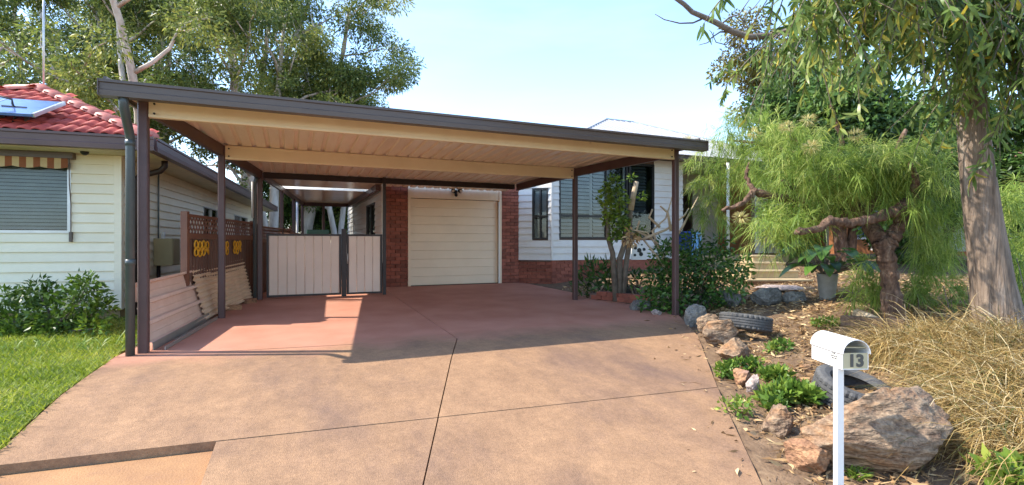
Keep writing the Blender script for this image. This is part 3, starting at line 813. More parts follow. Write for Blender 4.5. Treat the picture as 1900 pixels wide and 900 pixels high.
MB().tube([(pl(17.4)-.05, 17.4, PZ-.1), (pl(17.4)-.05, 17.4, .1)], .04, 10).build('downpipe', m_mail, pc, True)

# ------------------------------------------------------------------ gates
GY = 10.64
def gate(x0, x1, n, label, name='driveway_gate'):
    t = thing(name, ((x0 + x1) / 2, GY, .1), label, 'gate', 'gates across the side passage')
    z0, z1, f = .14, 1.335, .038
    MB().box(x0, x1, GY-.02, GY+.02, z0, z0+f).box(x0, x1, GY-.02, GY+.02, z1-f, z1).box(x0, x0+f, GY-.019, GY+.019, z0+f, z1-f).box(x1-f, x1, GY-.019, GY+.019, z0+f, z1-f).build('gate_frame', m_dark, t)
    w = (x1 - x0 - 2*f) / n
    for k in range(n):
        a = x0 + f + k*w
        MB().add([(a,GY-.002,z0+f),(a+.012,GY-.012,z0+f),(a+w-.014,GY-.012,z0+f),(a+w-.003,GY-.002,z0+f),(a,GY-.002,z1-f),(a+.012,GY-.012,z1-f),(a+w-.014,GY-.012,z1-f),(a+w-.003,GY-.002,z1-f)],
                 [(0,1,5,4),(1,2,6,5),(2,3,7,6),(3,0,4,7),(0,3,2,1),(4,5,6,7)]).build('panel', m_gatep, t)
    return t
gt = gate(-.43, .905, 8, 'wider of the two cream panelled gates, hung on the left by the fence')
g2 = gate(1.005, 1.70, 4, 'narrower of the two cream panelled gates, beside the red brick pier', 'side_gate')
MB().tube([(1.02, GY-.05, .75), (1.02, GY-.05, .95)], .012, 8).build('latch', m_alu, g2, True)
gp = thing('gate_post', (.955, GY, .1), 'dark steel post between the two cream gates', 'post', 'steel posts holding the gates')
MB().box(.912, .998, GY-.04, GY+.04, .02, 1.44).build('post', m_dark, gp)
gp = thing('gate_post', (1.75, GY, .1), 'tall dark steel post between the narrow gate and the brick pier', 'post', 'steel posts holding the gates')
MB().box(1.712, 1.772, GY-.03, GY+.03, .02, 2.50).build('post', m_dark, gp)

# ------------------------------------------------------------------ neighbour's house on the left
NA = math.radians(-4.75); NC = Vector((-2.28, 9.04, 0))
ne1 = Vector((math.cos(NA), math.sin(NA), 0)); ne2 = Vector((-math.sin(NA), math.cos(NA), 0))
def N(x, y, z=0.0): return NC + ne1 * x + ne2 * y + Vector((0, 0, z))
N4 = Matrix.Translation(NC) @ Matrix.Rotation(NA, 4, 'Z')
def nfront(px, py):       # pixel on the front wall plane -> local x, z
    d = ray(px, py); o = Vector((0, 0, CAMZ)); k = (NC - o).dot(ne2) / d.dot(ne2); p = o + d*k - NC
    return p.dot(ne1), p.z
def nside(px, py):
    d = ray(px, py); o = Vector((0, 0, CAMZ)); k = (NC - o).dot(ne1) / d.dot(ne1); p = o + d*k - NC
    return p.dot(ne2), p.z
NH = thing('neighbour_house', NC, 'cream weatherboard house with red tiled roof and maroon gutter beside the lawn', 'house')
nb = board_mesh(m_nboard)
NZ0, NZ1, NW, ND = .21, 2.42, 3.4, 13.5
wx1, wz1 = nfront(133, 303); _, wz0 = nfront(130, 433)
wx0 = wx1 - 1.75
hol = [(wx0 + NW, wx1 + NW, wz0, wz1)]
wall_slab(NH, N(-NW, .01), NA, NW, NZ0, NZ1, m_nboard, holes=hol)
boards(NH, N(-NW, 0), NA, NW - .06, NZ0, NZ1, .139, nb, holes=hol)
for k in range(2):
    pass
sa, sza = nside(375, 357); sb, szb = nside(405, 425); sc, szc = nside(433, 381); sd_, _ = nside(458, 420)
hol2 = [(sa, sb, 1.30, 2.02), (sc, sd_, 1.30, 2.02)]
wall_slab(NH, N(-.01, 0), NA + math.pi/2, ND, NZ0, NZ1, m_nboard, holes=hol2)
boards(NH, N(0, .05), NA + math.pi/2, ND, NZ0, NZ1, .139, nb, holes=[(a - .05, b - .05, c, d) for a, b, c, d in hol2])
wall_slab(NH, N(-NW, ND), NA - math.pi/2, ND, NZ0, NZ1, m_nboard)
wall_slab(NH, N(0, ND), NA + math.pi, NW, NZ0, NZ1, m_nboard)
MB().box(-.06, .03, -.03, .05, NZ0 - .01, NZ1).build('corner_trim', m_nboard, NH, M4=N4)
MB().box(-NW, .0, .01, ND, -.15, NZ0).build('base_wall', m_nbase, NH, M4=N4)
nw = window(NH, N(-NW, 0), NA, wx0 + NW, wx1 + NW, wz0, wz1, m_alu, cols=(wx1 + NW - .92,), fw=.04,
       slats=[(wx0 + NW + .04, wx1 + NW - .04, wz0 + .05, wz1 - .04)], slat_mat=m_blind, slat_gap=.05, tilt=.95)
window(NH, N(-.0, 0), NA + math.pi/2, sa, sb, 1.30, 2.02, m_alu, cols=((sa + sb)/2,), fw=.035)
window(NH, N(-.0, 0), NA + math.pi/2, sc, sd_, 1.30, 2.02, m_alu, cols=((sc + sd_)/2,), fw=.035)
# awning: head box and striped scalloped valance
ax0, ax1 = wx0 - .1, wx1 + .06
aw = MB().box(ax0, ax1, -.13, -.025, wz1 + .05, wz1 + .17).build('awning_box', m_gutter, NH, M4=N4)
ns = 24; wv = (ax1 - .06 - ax0) / ns
for k in range(ns):
    a = ax0 + k*wv
    def sc_(x): return wz1 - .075 - .022 * abs(math.sin((x - ax0) * math.pi / (wv * 4)))
    xs = [a, a + wv/2, a + wv]
    MB().add([(x, -.11, sc_(x)) for x in xs] + [(x, -.11, wz1 + .05) for x in xs] + [(x, -.106, sc_(x)) for x in xs] + [(x, -.106, wz1 + .05) for x in xs],
             [(0,1,4,3),(1,2,5,4),(6,9,10,7),(7,10,11,8),(0,6,7,1),(1,7,8,2)]).build('valance_stripe', m_stripe_a if k % 2 else m_stripe_b, aw, M4=N4)
MB().tube([(ax1 - .05, -.10, wz1 + .05), (ax1 - .05, -.09, wz1 - .3), (ax1 - .05, -.05, wz1 - .55), (ax1 - .05, -.05, wz0 - .1)], .007, 6).build('crank_rod', m_gutter, aw, M4=N4)
MB().box(ax1 - .065, ax1 - .035, -.07, -.022, wz0 - .12, wz0 + .02).build('crank_bracket', m_gutter, aw, M4=N4)
# soffit, gutters
OV = .5; ZE = 2.44
MB().box(-NW - OV, OV, -OV, ND + OV, NZ1 + .003, ZE).build('soffit', m_soffit, NH, M4=N4)
gutter(N(-NW - OV, -OV, ZE - .01), N(OV + .1, -OV, ZE - .01), .19, .11, 'gutter', m_ngut, NH)
gutter(N(OV, -OV, ZE - .01), N(OV, ND + OV, ZE - .01), .19, .11, 'gutter', m_ngut, NH)
dpn = MB().tube([(OV - .04, .35, ZE), (OV - .04, .35, ZE - .10), (.40, .36, ZE - .17), (.12, .38, ZE - .26), (.075, .38, ZE - .32), (.075, .38, -.02)], .045, 10).build('downpipe', m_dark, NH, True, N4)
MB().box(.02, .13, .325, .435, 1.02, 1.05).build('pipe_bracket', m_dark, dpn, M4=N4)
# roof
RW = (NW + 2*OV) / 2; PIT = .49; ZR0 = ZE + .165; xm = -NW/2; zr = ZR0 + RW*PIT
cor = [(-NW-OV, -OV, ZR0), (OV, -OV, ZR0), (OV, ND+OV, ZR0), (-NW-OV, ND+OV, ZR0), (xm, -OV+RW, zr), (xm, ND+OV-RW, zr)]
nr = MB().add(cor, [(0,1,4),(1,2,5,4),(2,3,5),(3,0,4,5),(0,3,2,1)]).build('roof', m_tile, NH, M4=N4)
# tile: double roll pan, proud of the one below
tw, tl = .30, .345
tp = [(0,0),(.02,.022),(.055,.030),(.09,.022),(.115,.004),(.15,.0),(.17,.022),(.205,.030),(.24,.022),(.265,.004),(.30,0)]
tv, tf = [], []
for (x, h) in tp: tv += [(x, 0, h + .030), (x, tl, h + .006), (x, 0, h + .008)]
for i in range(len(tp) - 1):
    a = i*3; b = a + 3
    tf += [(a, b, b+1, a+1), (a+2, b+2, b, a)]
tile_me = bpy.data.meshes.new('tile'); tile_me.from_pydata(tv, [], tf); tile_me.materials.append(m_tile); tile_me.shade_smooth()
sl_len = math.hypot(RW, RW*PIT); al = math.atan(PIT)
rows = int(sl_len / .31) + 1
RT = Matrix.Rotation(al, 4, 'X')
for r in range(rows):
    s = r * .31
    half = RW * (1 - (s + .12) / sl_len)
    if half < .1: continue
    x = -half + (.0 if r % 2 else -.15)
    while x < half - .05:
        if x > -half - .16:
            y = -OV - .03 + s * math.cos(al); z = ZR0 + .012 + s * math.sin(al)
            p = N(xm + x, y, z)
            o = bpy.data.objects.new('tile', tile_me); o.matrix_basis = Matrix.Translation(p) @ Matrix.Rotation(NA, 4, 'Z') @ RT
            o.parent = nr; o.matrix_parent_inverse = nr.matrix_basis.inverted(); COL.objects.link(o)
        x += tw
for sgn, k0 in ((1, 1), (-1, 0)):     # side slopes: rolled tile courses, out of sight from the street
    mb = MB()
    for r in range(rows):
        s = r * .31
        xx = (OV if sgn > 0 else -NW - OV) - sgn * s * math.cos(al)
        z = ZR0 + .02 + s * math.sin(al); run = s * math.cos(al)
        mb.add([(xx + sgn*.02, -OV + run, z + .03), (xx + sgn*.02, ND + OV - run, z + .03), (xx - sgn*.33*math.cos(al), ND + OV - run, z + .33*math.sin(al)), (xx - sgn*.33*math.cos(al), -OV + run, z + .33*math.sin(al)),
                (xx + sgn*.02, -OV + run, z), (xx + sgn*.02, ND + OV - run, z)], [(0,1,2,3),(0,4,5,1)])
    mb.build('tile_courses', m_tile, nr, M4=N4)['kind'] = 'stuff'
def caps(p, q, n):
    p, q = Vector(p), Vector(q); d = (q - p) / n
    for k in range(n):
        a = p + d*k; b = a + d*1.12
        sd = d.cross(Vector((0,0,1))).normalized(); up = sd.cross(d).normalized()
        vs = []
        for c, w, hh in ((a, .145, .085), (b, .125, .065)):
            for t in range(7):
                an = math.pi * t / 6
                vs.append(c + sd*math.cos(an)*w + up*(math.sin(an)*hh + .035))
        fs = [(t, t+1, t+8, t+7) for t in range(6)] + [tuple(range(6,-1,-1))]
        MB().add(vs, fs).build('ridge_cap', m_cap, nr, True, N4)
caps(cor[1], cor[4], 8); caps(cor[0], cor[4], 8); caps(cor[4], cor[5], 24)
# solar panel on its rack and antenna mast
def nslope(px, py, lift):     # pixel on a plane parallel to the front slope
    d = ray(px, py); o = Vector((0, 0, CAMZ)); nn = (ne2 * (-PIT) + Vector((0, 0, 1))).normalized(); q = N(xm, -OV, ZR0) + nn * lift
    k = (q - o).dot(nn) / d.dot(nn); return o + d*k
pa, pb = nslope(120, 194, .18), nslope(62, 217, .18)
ed = (pb - pa); al_ = ne1 * -1.9
sp_v = [pb, pb + al_, pa + al_, pa]
sn = (sp_v[1] - sp_v[0]).cross(sp_v[3] - sp_v[0]).normalized()
if sn.z < 0: sn = -sn
spn = MB().add([p for p in sp_v] + [p + sn*.035 for p in sp_v], [(0,3,2,1),(4,5,6,7),(0,1,5,4),(1,2,6,5),(2,3,7,6),(3,0,4,7)]).build('solar_panel', m_solar, NH)
for f in (0, .33, .66):
    MB().bar(pb + al_*f + sn*.037, pa + al_*f + sn*.037, .012, .004).build('panel_line', m_alu, spn)
MB().bar(pb + sn*.02, pa + sn*.02, .03, .05).build('panel_edge', m_alu, spn)
r1 = nslope(50, 225, .05); r0 = nslope(4, 222, .05)
for q in (r1, r0): MB().bar(q + V(0,0,-.12), q + V(0,0,.16), .045, .045).build('rack_leg', m_gutter, spn)
MB().bar(r0 + V(0,0,.17), r1 + V(0,0,.17), .04, .04).build('rack_rail', m_gutter, spn)
MB().tube([r0 + V(-.2,0,.35), r0 + V(.1,0,.28), r1 + V(-.15,0,.22), r1 + V(-.1,-.02,.1), r1 + V(-.13,-.04,-.04)], .014, 6).build('cable', m_black, spn, True)
mp_ = at(81, 172, 9.0)
MB().tube([mp_ + V(0,0,-.3), mp_ + V(0,0,2.4)], .016, 8).build('antenna_mast', m_alu, NH, True)
# camera, meter box, conduit
cpt = N(-.32, -.25, NZ1); 
MB().tube([cpt + V(0,0,.002), cpt + V(0,0,-.02), cpt + V(0,0,-.045)], [.05, .048, .02], 12).build('dome_camera', m_black, NH, True)
m0, mz1 = nside(270, 443); m1, mz0 = nside(310, 505)
mc = N(0, (m0 + m1)/2, 1.0)
sy, _ = nside(281, 450); sy2, _ = nside(312, 450)
MB().box(.03, .30, sy, sy + .42, .78, 1.24).build('meter_box', m_meter, NH, M4=N4)
MB().box(.30, .312, sy + .02, sy + .40, .80, 1.22).build('meter_box_door', m_meter, NH, M4=N4)
MB().tube([(.05, sy + .18, 1.24), (.05, sy + .18, NZ1)], .014, 8).build('conduit', m_slatd, NH, True, N4)
MB().tube([(.06, sy + .15, .78), (.06, sy + .15, .0)], .03, 8).build('conduit', m_dark, NH, True, N4)
MB().box(.02, .06, sy + .42, sy + .50, 1.24, 1.36).build('switch_box', m_mail, NH, M4=N4)

# ------------------------------------------------------------------ boundary fence with lattice
fd = Vector((.2, 1, 0)).normalized()
def FP(v, off=0.0): return Vector((-2.93 + .2*v + off, v, 0))
fang = math.atan2(fd.y, fd.x)
def fence(v0, v1, zt, label):
    a, b = FP(v0), FP(v1); L = (b - a).length
    t = thing('boundary_fence', (a.x, a.y, .05), label, 'fence', 'fence panels along the boundary')
    F4 = Matrix.Translation(a) @ Matrix.Rotation(fang, 4, 'Z')
    for s in (0, L): MB().box(s - .04, s + .04, -.04, .04, 0, zt + .04).build('post', m_fencef, t, M4=F4)
    MB().box(.04, L - .04, -.022, .022, zt - .03, zt + .01).build('rail', m_fencef, t, M4=F4)
    MB().box(.04, L - .04, -.03, .03, zt - .33, zt - .25).build('rail', m_fencef, t, M4=F4)
    MB().box(.04, L - .04, -.022, .022, .06, .12).build('rail', m_fencef, t, M4=F4)
    n = int((L - .08) / .10)
    w = (L - .08) / n
    for k in range(n):
        x = .04 + k*w
        MB().add([(x, .008, .12), (x+w*.25, -.018, .12), (x+w*.75, -.018, .12), (x+w, .008, .12), (x, .008, zt-.33), (x+w*.25, -.018, zt-.33), (x+w*.75, -.018, zt-.33), (x+w, .008, zt-.33)],
                 [(0,1,5,4),(1,2,6,5),(2,3,7,6),(7,4,0,3)]).build('panel', m_fence, t, M4=F4)
    h = .22; st = .105; zb = zt - .25
    x = -h
    while x < L:
        for sgn in (1, -1):
            p0, p1 = (x, zb), (x + h*.8, zb + h)
            if sgn < 0: p0, p1 = (x, zb + h), (x + h*.8, zb)
            q0 = max(.04, p0[0]); q1 = min(L - .04, p1[0])
            if q1 - q0 > .03:
                z0_ = p0[1] + (p1[1]-p0[1]) * (q0-p0[0]) / (h*.8); z1_ = p0[1] + (p1[1]-p0[1]) * (q1-p0[0]) / (h*.8)
                MB().bar((q0, -.006*sgn, z0_), (q1, -.006*sgn, z1_), .010, .022).build('lattice_slat', m_fencef, t, M4=F4)
        x += st
    return t
fence(8.07, 11.15, 1.55, 'brown ribbed fence with lattice top and yellow loops, behind the leaning sheets')
fence(11.35, 14.4, 1.50, 'stretch of brown lattice topped fence beyond the tall downpipe post')
fence(14.6, 18.6, 1.42, 'farthest stretch of brown lattice topped fence beyond the gate')
# yellow looped ornaments on the fence
def ornament(v0, n, label, last=True):
    p = FP(v0, .055); p.z = 1.06
    t = thing('fence_ornament', p, label, 'ornament', 'yellow ornaments on the fence')
    for k in range(n):
        c = FP(v0 + k*.135, .055); c.z = 1.09 - (.012 if k % 2 else 0)
        for up in (1, -1):
            pts = []
            for j in range(13):
                an = 2*math.pi*j/12
                if last and k == n-1 and up < 0 and 4 < j < 11: continue
                pts.append(c + fd*(.055*math.cos(an)) + V(0, 0, .052*up + .055*math.sin(an)))
            MB().tube(pts, .011, 6).build('loop', m_yel, t, True)
        MB().bar(c + fd*(-.05) + V(0,0,-.03), c + fd*.06 + V(0,0,.03), .012, .03).build('cross_piece', m_yel, t)
    return t
ornament(8.28, 4, 'yellow looped metal ornament nearest the front end of the brown fence')
ornament(9.40, 2, 'short pair of yellow metal loops on the fence beside the carport post', False)
ornament(9.92, 3, 'yellow metal loops on the fence behind the second carport post')

# ------------------------------------------------------------------ sheets leaning along the left side
def lean_sheet(a, b, h, lean, prof, name, mat, label, n=1, jag=0.0):
    """a, b ground ends; profile repeats up the sheet; h height; lean outwards"""
    a, b = Vector(a), Vector(b); d = (b - a).normalized(); out = Vector((-d.y, d.x, 0))
    up = (out * lean + Vector((0, 0, h))); ul_ = up.length; up.normalize(); nr_ = d.cross(up)
    if nr_.dot(out) > 0: nr_ = -nr_
    vs, fs = [], []; m = len(prof)
    for k, (s, w) in enumerate(prof):
        ja = jag * math.sin(k * 1.9) ; jb = jag * math.sin(k * 2.3 + 1)
        for p, e in ((a, ja), (b, -jb)):
            q = p + d*e + up*s*ul_ + nr_*w
            vs += [q, q - nr_*.003]
    for k in range(m - 1):
        i = k*4; j = i + 4
        fs += [(i, i+2, j+2, j), (i+1, j+1, j+3, i+3), (i, j, j+1, i+1), (i+2, i+3, j+3, j+2)]
    o = MB().add(vs, fs).build(name, mat, None)
    return tag(o, label, 'metal sheet', 'sheets leaning along the carport side')
pr1 = []
for k in range(3):
    b0 = k/3
    pr1 += [(b0 + .0, .0), (b0 + .02, .045), (b0 + .075, .045), (b0 + .10, 0), (b0 + .20, .0), (b0 + .205, .005), (b0+.215, .005), (b0+.22, 0)]
pr1 += [(1.0, 0), (1.02, .045), (1.06, .05)]
lean_sheet((-1.375, 6.44, .06), (-1.12, 8.40, .10), .64, .16, pr1, 'leaning_roof_sheet', m_sheet, 'salmon wide pan roof sheet with rusty ribs leaning by the front post')
def corr(n): return [(i / (n*6), .016 * math.sin(i * math.pi / 3)) for i in range(n*6 + 1)]
lean_sheet((-1.10, 8.22, .09), (-.98, 8.98, .12), .80, .20, corr(11), 'leaning_corrugated_sheet', m_corr, 'short tan corrugated sheet between the salmon sheet and the second post', jag=.012)
lean_sheet((-1.04, 8.70, .10), (-.66, 10.55, .15), .76, .17, corr(12), 'leaning_corrugated_sheet', m_corr, 'longer tan corrugated sheet behind the second post reaching the gate', jag=.02)
fo = MB().prism([(-.06, 0), (.06, 0), (.06, .05), (.05, .05), (.05, .012), (-.05, .012), (-.05, .10), (-.06, .10)], (-1.28, 6.42, .022), (-1.03, 8.42, .065)).build('metal_flashing', m_flash)
tag(fo, 'grey folded metal flashing lying under the salmon sheet', 'flashing')
for (x, y, r, lb) in ((-.86, 9.35, .2, 'brick propped under the corrugated sheet just past the second post'), (-.68, 10.15, .9, 'brick under the far end of the corrugated sheet')):
    t_ = MB().box(-.115, .115, -.055, .055, 0, .076).build('loose_brick', m_rockr, None, M4=Matrix.Translation((x, y, Gf(x, y) + .012)) @ Matrix.Rotation(r, 4, 'Z'))
    tag(t_, lb, 'brick', 'bricks propping the sheets')

# green box behind the gate
gb = thing('storage_box', (.55, 13.2, .1), 'green plastic storage box showing above the wide gate', 'box')
MB().box(.36, .80, 12.9, 13.5, .1, 1.38).build('body', m_green, gb)
MB().box(.34, .82, 12.87, 13.53, 1.38, 1.47).build('lid', m_green, gb)

# ------------------------------------------------------------------ rocks, tyres, mailbox, steps
def rock(c, r, mat, label, seed, name='rock', cuts=15, rotz=0, sink=.25, grp='rocks edging the garden bed'):
    rs = random.Random(seed)
    bm = bmesh.new(); bmesh.ops.create_icosphere(bm, subdivisions=5, radius=1)
    pl_ = []
    for k in range(cuts):
        n = Vector((rs.gauss(0,1), rs.gauss(0,1), rs.gauss(0,1))).normalized(); pl_.append((n, rs.uniform(.42, .82)))
    of = Vector((seed*3.1, seed*1.7, 0))
    for v in bm.verts:
        p = v.co.copy()
        for n, d in pl_:
            e = p.dot(n) - d
            if e > 0: p -= n * e * .92
        p *= 1 + .12 * mnoise.noise(p*1.6 + of) + .09 * mnoise.noise(p*4 + of) + .05 * mnoise.noise(p*9 + of)
        v.co = p
    me = bpy.data.meshes.new(name)
    bm.to_mesh(me); bm.free(); me.materials.append(mat); me.shade_smooth()
    me.transform(Matrix.Rotation(rotz, 4, 'Z') @ Matrix.Diagonal((*r, 1)))
    zmin = min(v.co.z for v in me.vertices)
    o = bpy.data.objects.new(name, me); c = Vector(c); o.location = (c.x, c.y, c.z - zmin - sink * r[2])
    link_obj(o); return tag(o, label, 'rock', grp)
def rk(x, y, wpx, hpx, mat, label, seed, depth=.8, **k):
    """x, y: where the rock meets the ground; wpx, hpx: its size in the photograph"""
    p = ong(x, y); Y = p.x * SN + p.y * CS
    w, h = wpx / 950 * Y / 2, hpx / 950 * Y / 2
    p = p + Vector((SN, CS, 0)) * w * depth * .6; p.z = Gf(p.x, p.y)
    rot = k.pop('rot', 0) - YAW
    return rock(p, (w*1.12, w*depth*1.1, h*1.35), mat, label, seed, rotz=rot, **k)
rk(1300, 607, 46, 40, m_rockg, 'grey rock beside the right carport post, partly in shade', 1)
rk(1322, 622, 50, 38, m_rock, 'tan rock between the grey rock and the flat tyre', 2)
rk(1342, 645, 78, 44, m_rock, 'broad tan rock at the driveway edge in front of the flat tyre', 3, depth=.6)
rk(1368, 672, 92, 44, m_rock, 'long sloping tan rock above the lime green weeds', 4, depth=.6, rot=.5)
rk(1383, 718, 40, 30, m_rockr, 'small brown rock beside the pale pinkish stone', 5)
rk(1402, 735, 34, 40, m_rockp, 'small pale pinkish stone among the weeds', 6)
rk(1452, 812, 70, 56, m_rock, 'rounded brown rock below the weeds at the driveway edge', 7)
rk(1512, 884, 92, 78, m_rockr, 'orange angular rock at the foot of the big boulder', 8, cuts=18)
rk(1672, 888, 345, 165, m_rock, 'big sandstone boulder behind the mailbox post', 29, depth=.5, cuts=16, sink=.2)
rk(1432, 566, 66, 34, m_rockg, 'dark grey rock behind the flat tyre near the shrub', 10)
rk(1480, 562, 60, 24, m_rockg, 'low dark rock in front of the broadleaf pot plant', 11)
rk(1362, 572, 54, 34, m_rockg, 'dark rock under the glossy shrub', 12)
rk(1191, 578, 52, 22, m_rockg, 'flat dark stone beside the low brick garden edge', 13, depth=.7)
rk(1220, 586, 22, 14, m_rockp, 'tiny pale stone under the shrub by the driveway', 14)
rk(1160, 548, 34, 30, m_rockg, 'weathered grey stone standing in the bed below the bay window', 15)
rk(1500, 690, 26, 12, m_rock, 'flat brown stone half buried behind the mailbox', 16)
st_ = ong(1440, 540)
rk(1450, 541, 100, 12, m_rockp, 'pale flat stepping slab in front of the steps', 17, depth=.5)

def tyre(c, R, wdt, rot, label):
    prof = []
    n = 96
    base = [(.62*R, -.30*wdt), (.66*R, -.46*wdt), (.80*R, -.52*wdt), (.93*R, -.49*wdt), (.985*R, -.42*wdt)]
    tread = []
    for k in range(5):
        a = -.40 + k*.17
        tread += [(R, a*wdt), (R, (a+.12)*wdt), (R-.014, (a+.125)*wdt), (R-.014, (a+.165)*wdt)]
    tread = tread[:-2]
    back = [(r, -z) for r, z in reversed(base)]
    inner = [(.68*R, .30*wdt), (.86*R, .36*wdt), (.90*R, 0), (.86*R, -.36*wdt), (.68*R, -.30*wdt)]
    prof = base + tread + back + inner
    m = len(prof); vs, fs = [], []
    for i in range(n):
        an = 2*math.pi*i/n
        for j, (r, z) in enumerate(prof):
            rr_ = r
            if 3 <= j <= 6 and i % 3 == 0: rr_ -= .012
            if len(base) + len(tread) - 3 <= j <= len(base) + len(tread) + 1 and i % 3 == 1: rr_ -= .012
            vs.append((rr_*math.cos(an), rr_*math.sin(an), z))
    for i in range(n):
        for j in range(m):
            fs.append((i*m+j, ((i+1) % n)*m+j, ((i+1) % n)*m+(j+1) % m, i*m+(j+1) % m))
    o = MB().add(vs, fs).build('old_tyre', m_rubber, None, False)
    o.location = c; o.rotation_euler = rot
    return tag(o, label, 'tyre', 'old tyres in the garden')
p = ong(1385, 612); p += Vector((SN, CS, 0)) * .27
p = at(1383, 600, 6.3)
tyre((p.x, p.y, .19), .305, .18, (math.radians(-7), math.radians(8), -YAW), 'old black tyre lying almost flat on the rocks beyond the driveway edge')
p = at(1583, 728, 4.25)
tyre((p.x, p.y, p.z), .30, .21, (math.radians(16), math.radians(9), -YAW), 'old grey tyre half buried behind the mailbox and boulder')

# mailbox
mY = 2.78
mb_near = at(1563, 686, mY)
cx, cy = Vector((CS, -SN, 0)), Vector((SN, CS, 0))       # to the right of and away from the street view
fdir = (cx * .02 - cy).normalized()               # the box's front looks this way
wdir = Vector((-fdir.y, fdir.x, 0))
if wdir.dot(cx) < 0: wdir = -wdir
BW, BD, BH = .144, .275, .098; arch = BW/2
front_l = mb_near
t = thing('mailbox', (mb_near + wdir*BW*.5 - fdir*.2) * 1.0, 'white arched metal mailbox numbered 13 on a slim white post', 'mailbox')
gz = Gf(mb_near.x, mb_near.y)
t.location.z = gz
def MP(a, b, z): return front_l + wdir*a - fdir*b + Vector((0, 0, z))
mb = MB()      # lower body: open top tray with walls
def quadbox(mb, a0, a1, b0, b1, z0, z1):
    ps = [MP(a0,b0,z0), MP(a1,b0,z0), MP(a1,b1,z0), MP(a0,b1,z0), MP(a0,b0,z1), MP(a1,b0,z1), MP(a1,b1,z1), MP(a0,b1,z1)]
    return mb.add(ps, [(0,3,2,1),(4,5,6,7),(0,1,5,4),(1,2,6,5),(2,3,7,6),(3,0,4,7)])
quadbox(mb, 0, BW, 0, BD, 0, .004); quadbox(mb, 0, .004, 0, BD, .004, BH); quadbox(mb, BW-.004, BW, 0, BD, .004, BH); quadbox(mb, .004, BW-.004, BD-.004, BD, .004, BH)
mb.build('body', m_mail, t)
quadbox(MB(), .004, BW-.004, .002, .007, .004, BH - .008).build('number_plate', m_mailin, t)
quadbox(MB(), .004, BW-.004, .008, .05, BH + .018, BH + .022).build('flap', m_mailin, t)
mb = MB(); vs, fs = [], []; ns_ = 16
for b in (-.012, BD + .006):
    for rr_ in (arch + .005, arch + .001):
        for k in range(ns_ + 1):
            an = math.pi * k / ns_
            vs.append(MP(BW/2 - math.cos(an)*rr_, b, BH - .012 + math.sin(an)*rr_*1.02))
q = ns_ + 1
for k in range(ns_): fs += [(k, k+1, 2*q+k+1, 2*q+k), (q+k, 3*q+k, 3*q+k+1, q+k+1), (k, q+k, q+k+1, k+1), (2*q+k, 2*q+k+1, 3*q+k+1, 3*q+k)]
fs += [(0, 2*q, 3*q, q), (ns_, q+ns_, 3*q+ns_, 2*q+ns_)]
mb.add(vs, fs).build('arched_lid', m_mail, t)
mb = MB(); vs = [MP(BW/2 - math.cos(math.pi*k/ns_)*arch, BD - .002, BH - .012 + math.sin(math.pi*k/ns_)*arch*1.02) for k in range(ns_+1)]
mb.add(vs, [tuple(range(ns_+1))]).build('back_plate', m_mail, t)
ps_ = MP(-.003 + .012, .03, 0)
post_c = MP(.012, .05, 0)
mbp = MB(); mbp.bar((post_c.x, post_c.y, gz - .35), (post_c.x, post_c.y, post_c.z - .001), .036, .036, up=fdir); mbp.build('post', m_mail, t)
fc = bpy.data.curves.new('house_number', 'FONT'); fc.body = '13'; fc.size = .091; fc.extrude = .001; fc.offset = .0038; fc.align_x = 'CENTER'; fc.materials.append(m_num)
tmp = bpy.data.objects.new('tmp', fc); COL.objects.link(tmp); bpy.context.view_layer.update()
nme = bpy.data.meshes.new_from_object(tmp.evaluated_get(bpy.context.evaluated_depsgraph_get())); bpy.data.objects.remove(tmp)
nme.materials.clear(); nme.materials.append(m_num)
rotm = Matrix((( wdir.x, 0, fdir.x), (wdir.y, 0, fdir.y), (0, 1, 0))).to_4x4()
fo = bpy.data.objects.new('house_number', nme); fo.matrix_basis = Matrix.Translation(MP(BW*.52, -.0005, .018)) @ rotm
link_obj(fo, t)
mb = MB()      # a sticker's small print, too small to read
for z_, segs in ((.070, ((.060, .072), (.076, .084))), (.056, ((.040, .056), (.060, .075), (.079, .098))), (.044, ((.045, .064), (.069, .090)))):
    for b0, b1 in segs: quadbox(mb, -.0012, -.0002, b0, b1, z_, z_ + .007)
mb.build('faded_print', m_num, t)
for b_ in (.012, BD - .02):
    q = MP(-.0035, b_, BH - .004); MB().tube([q, q - wdir*.004], .005, 8).build('rivet', m_alu, t)
quadbox(MB(), -.004, -.0015, -.008, BD + .002, BH - .017, BH - .013).build('lid_seam', m_alu, t)

# steps to the porch
sb_ = at(1450, 530, 10.0)
st = thing('porch_steps', (8.9, 8.3, Gf(8.9, 8.3)), 'sandy concrete and brick steps rising to the porch behind the shrub', 'steps')
for k, (xa, xb) in enumerate(((1388, 1506), (1394, 1482), (1397, 1457), (1398, 1440))):
    yt = (519, 502, 487, 474)[k]; Y = 10.0 + k * .38
    p0 = at(xa, yt, Y); p1 = at(xb, yt, Y)
    d = (p1 - p0); d.z = 0; L = d.length; a_ = math.atan2(d.y, d.x)
    M4 = Matrix.Translation((p0.x, p0.y, 0)) @ Matrix.Rotation(a_, 4, 'Z')
    MB().box(0, L, .012, 1.5 - k*.3, Gf(p0.x, p0.y) - .1, p0.z - .03).build('riser', m_rockr if k == 0 else m_step, st, M4=M4)
    MB().box(-.02, L + .02, -.012, 1.5 - k*.3, p0.z - .03, p0.z).build('tread', m_step, st, M4=M4)
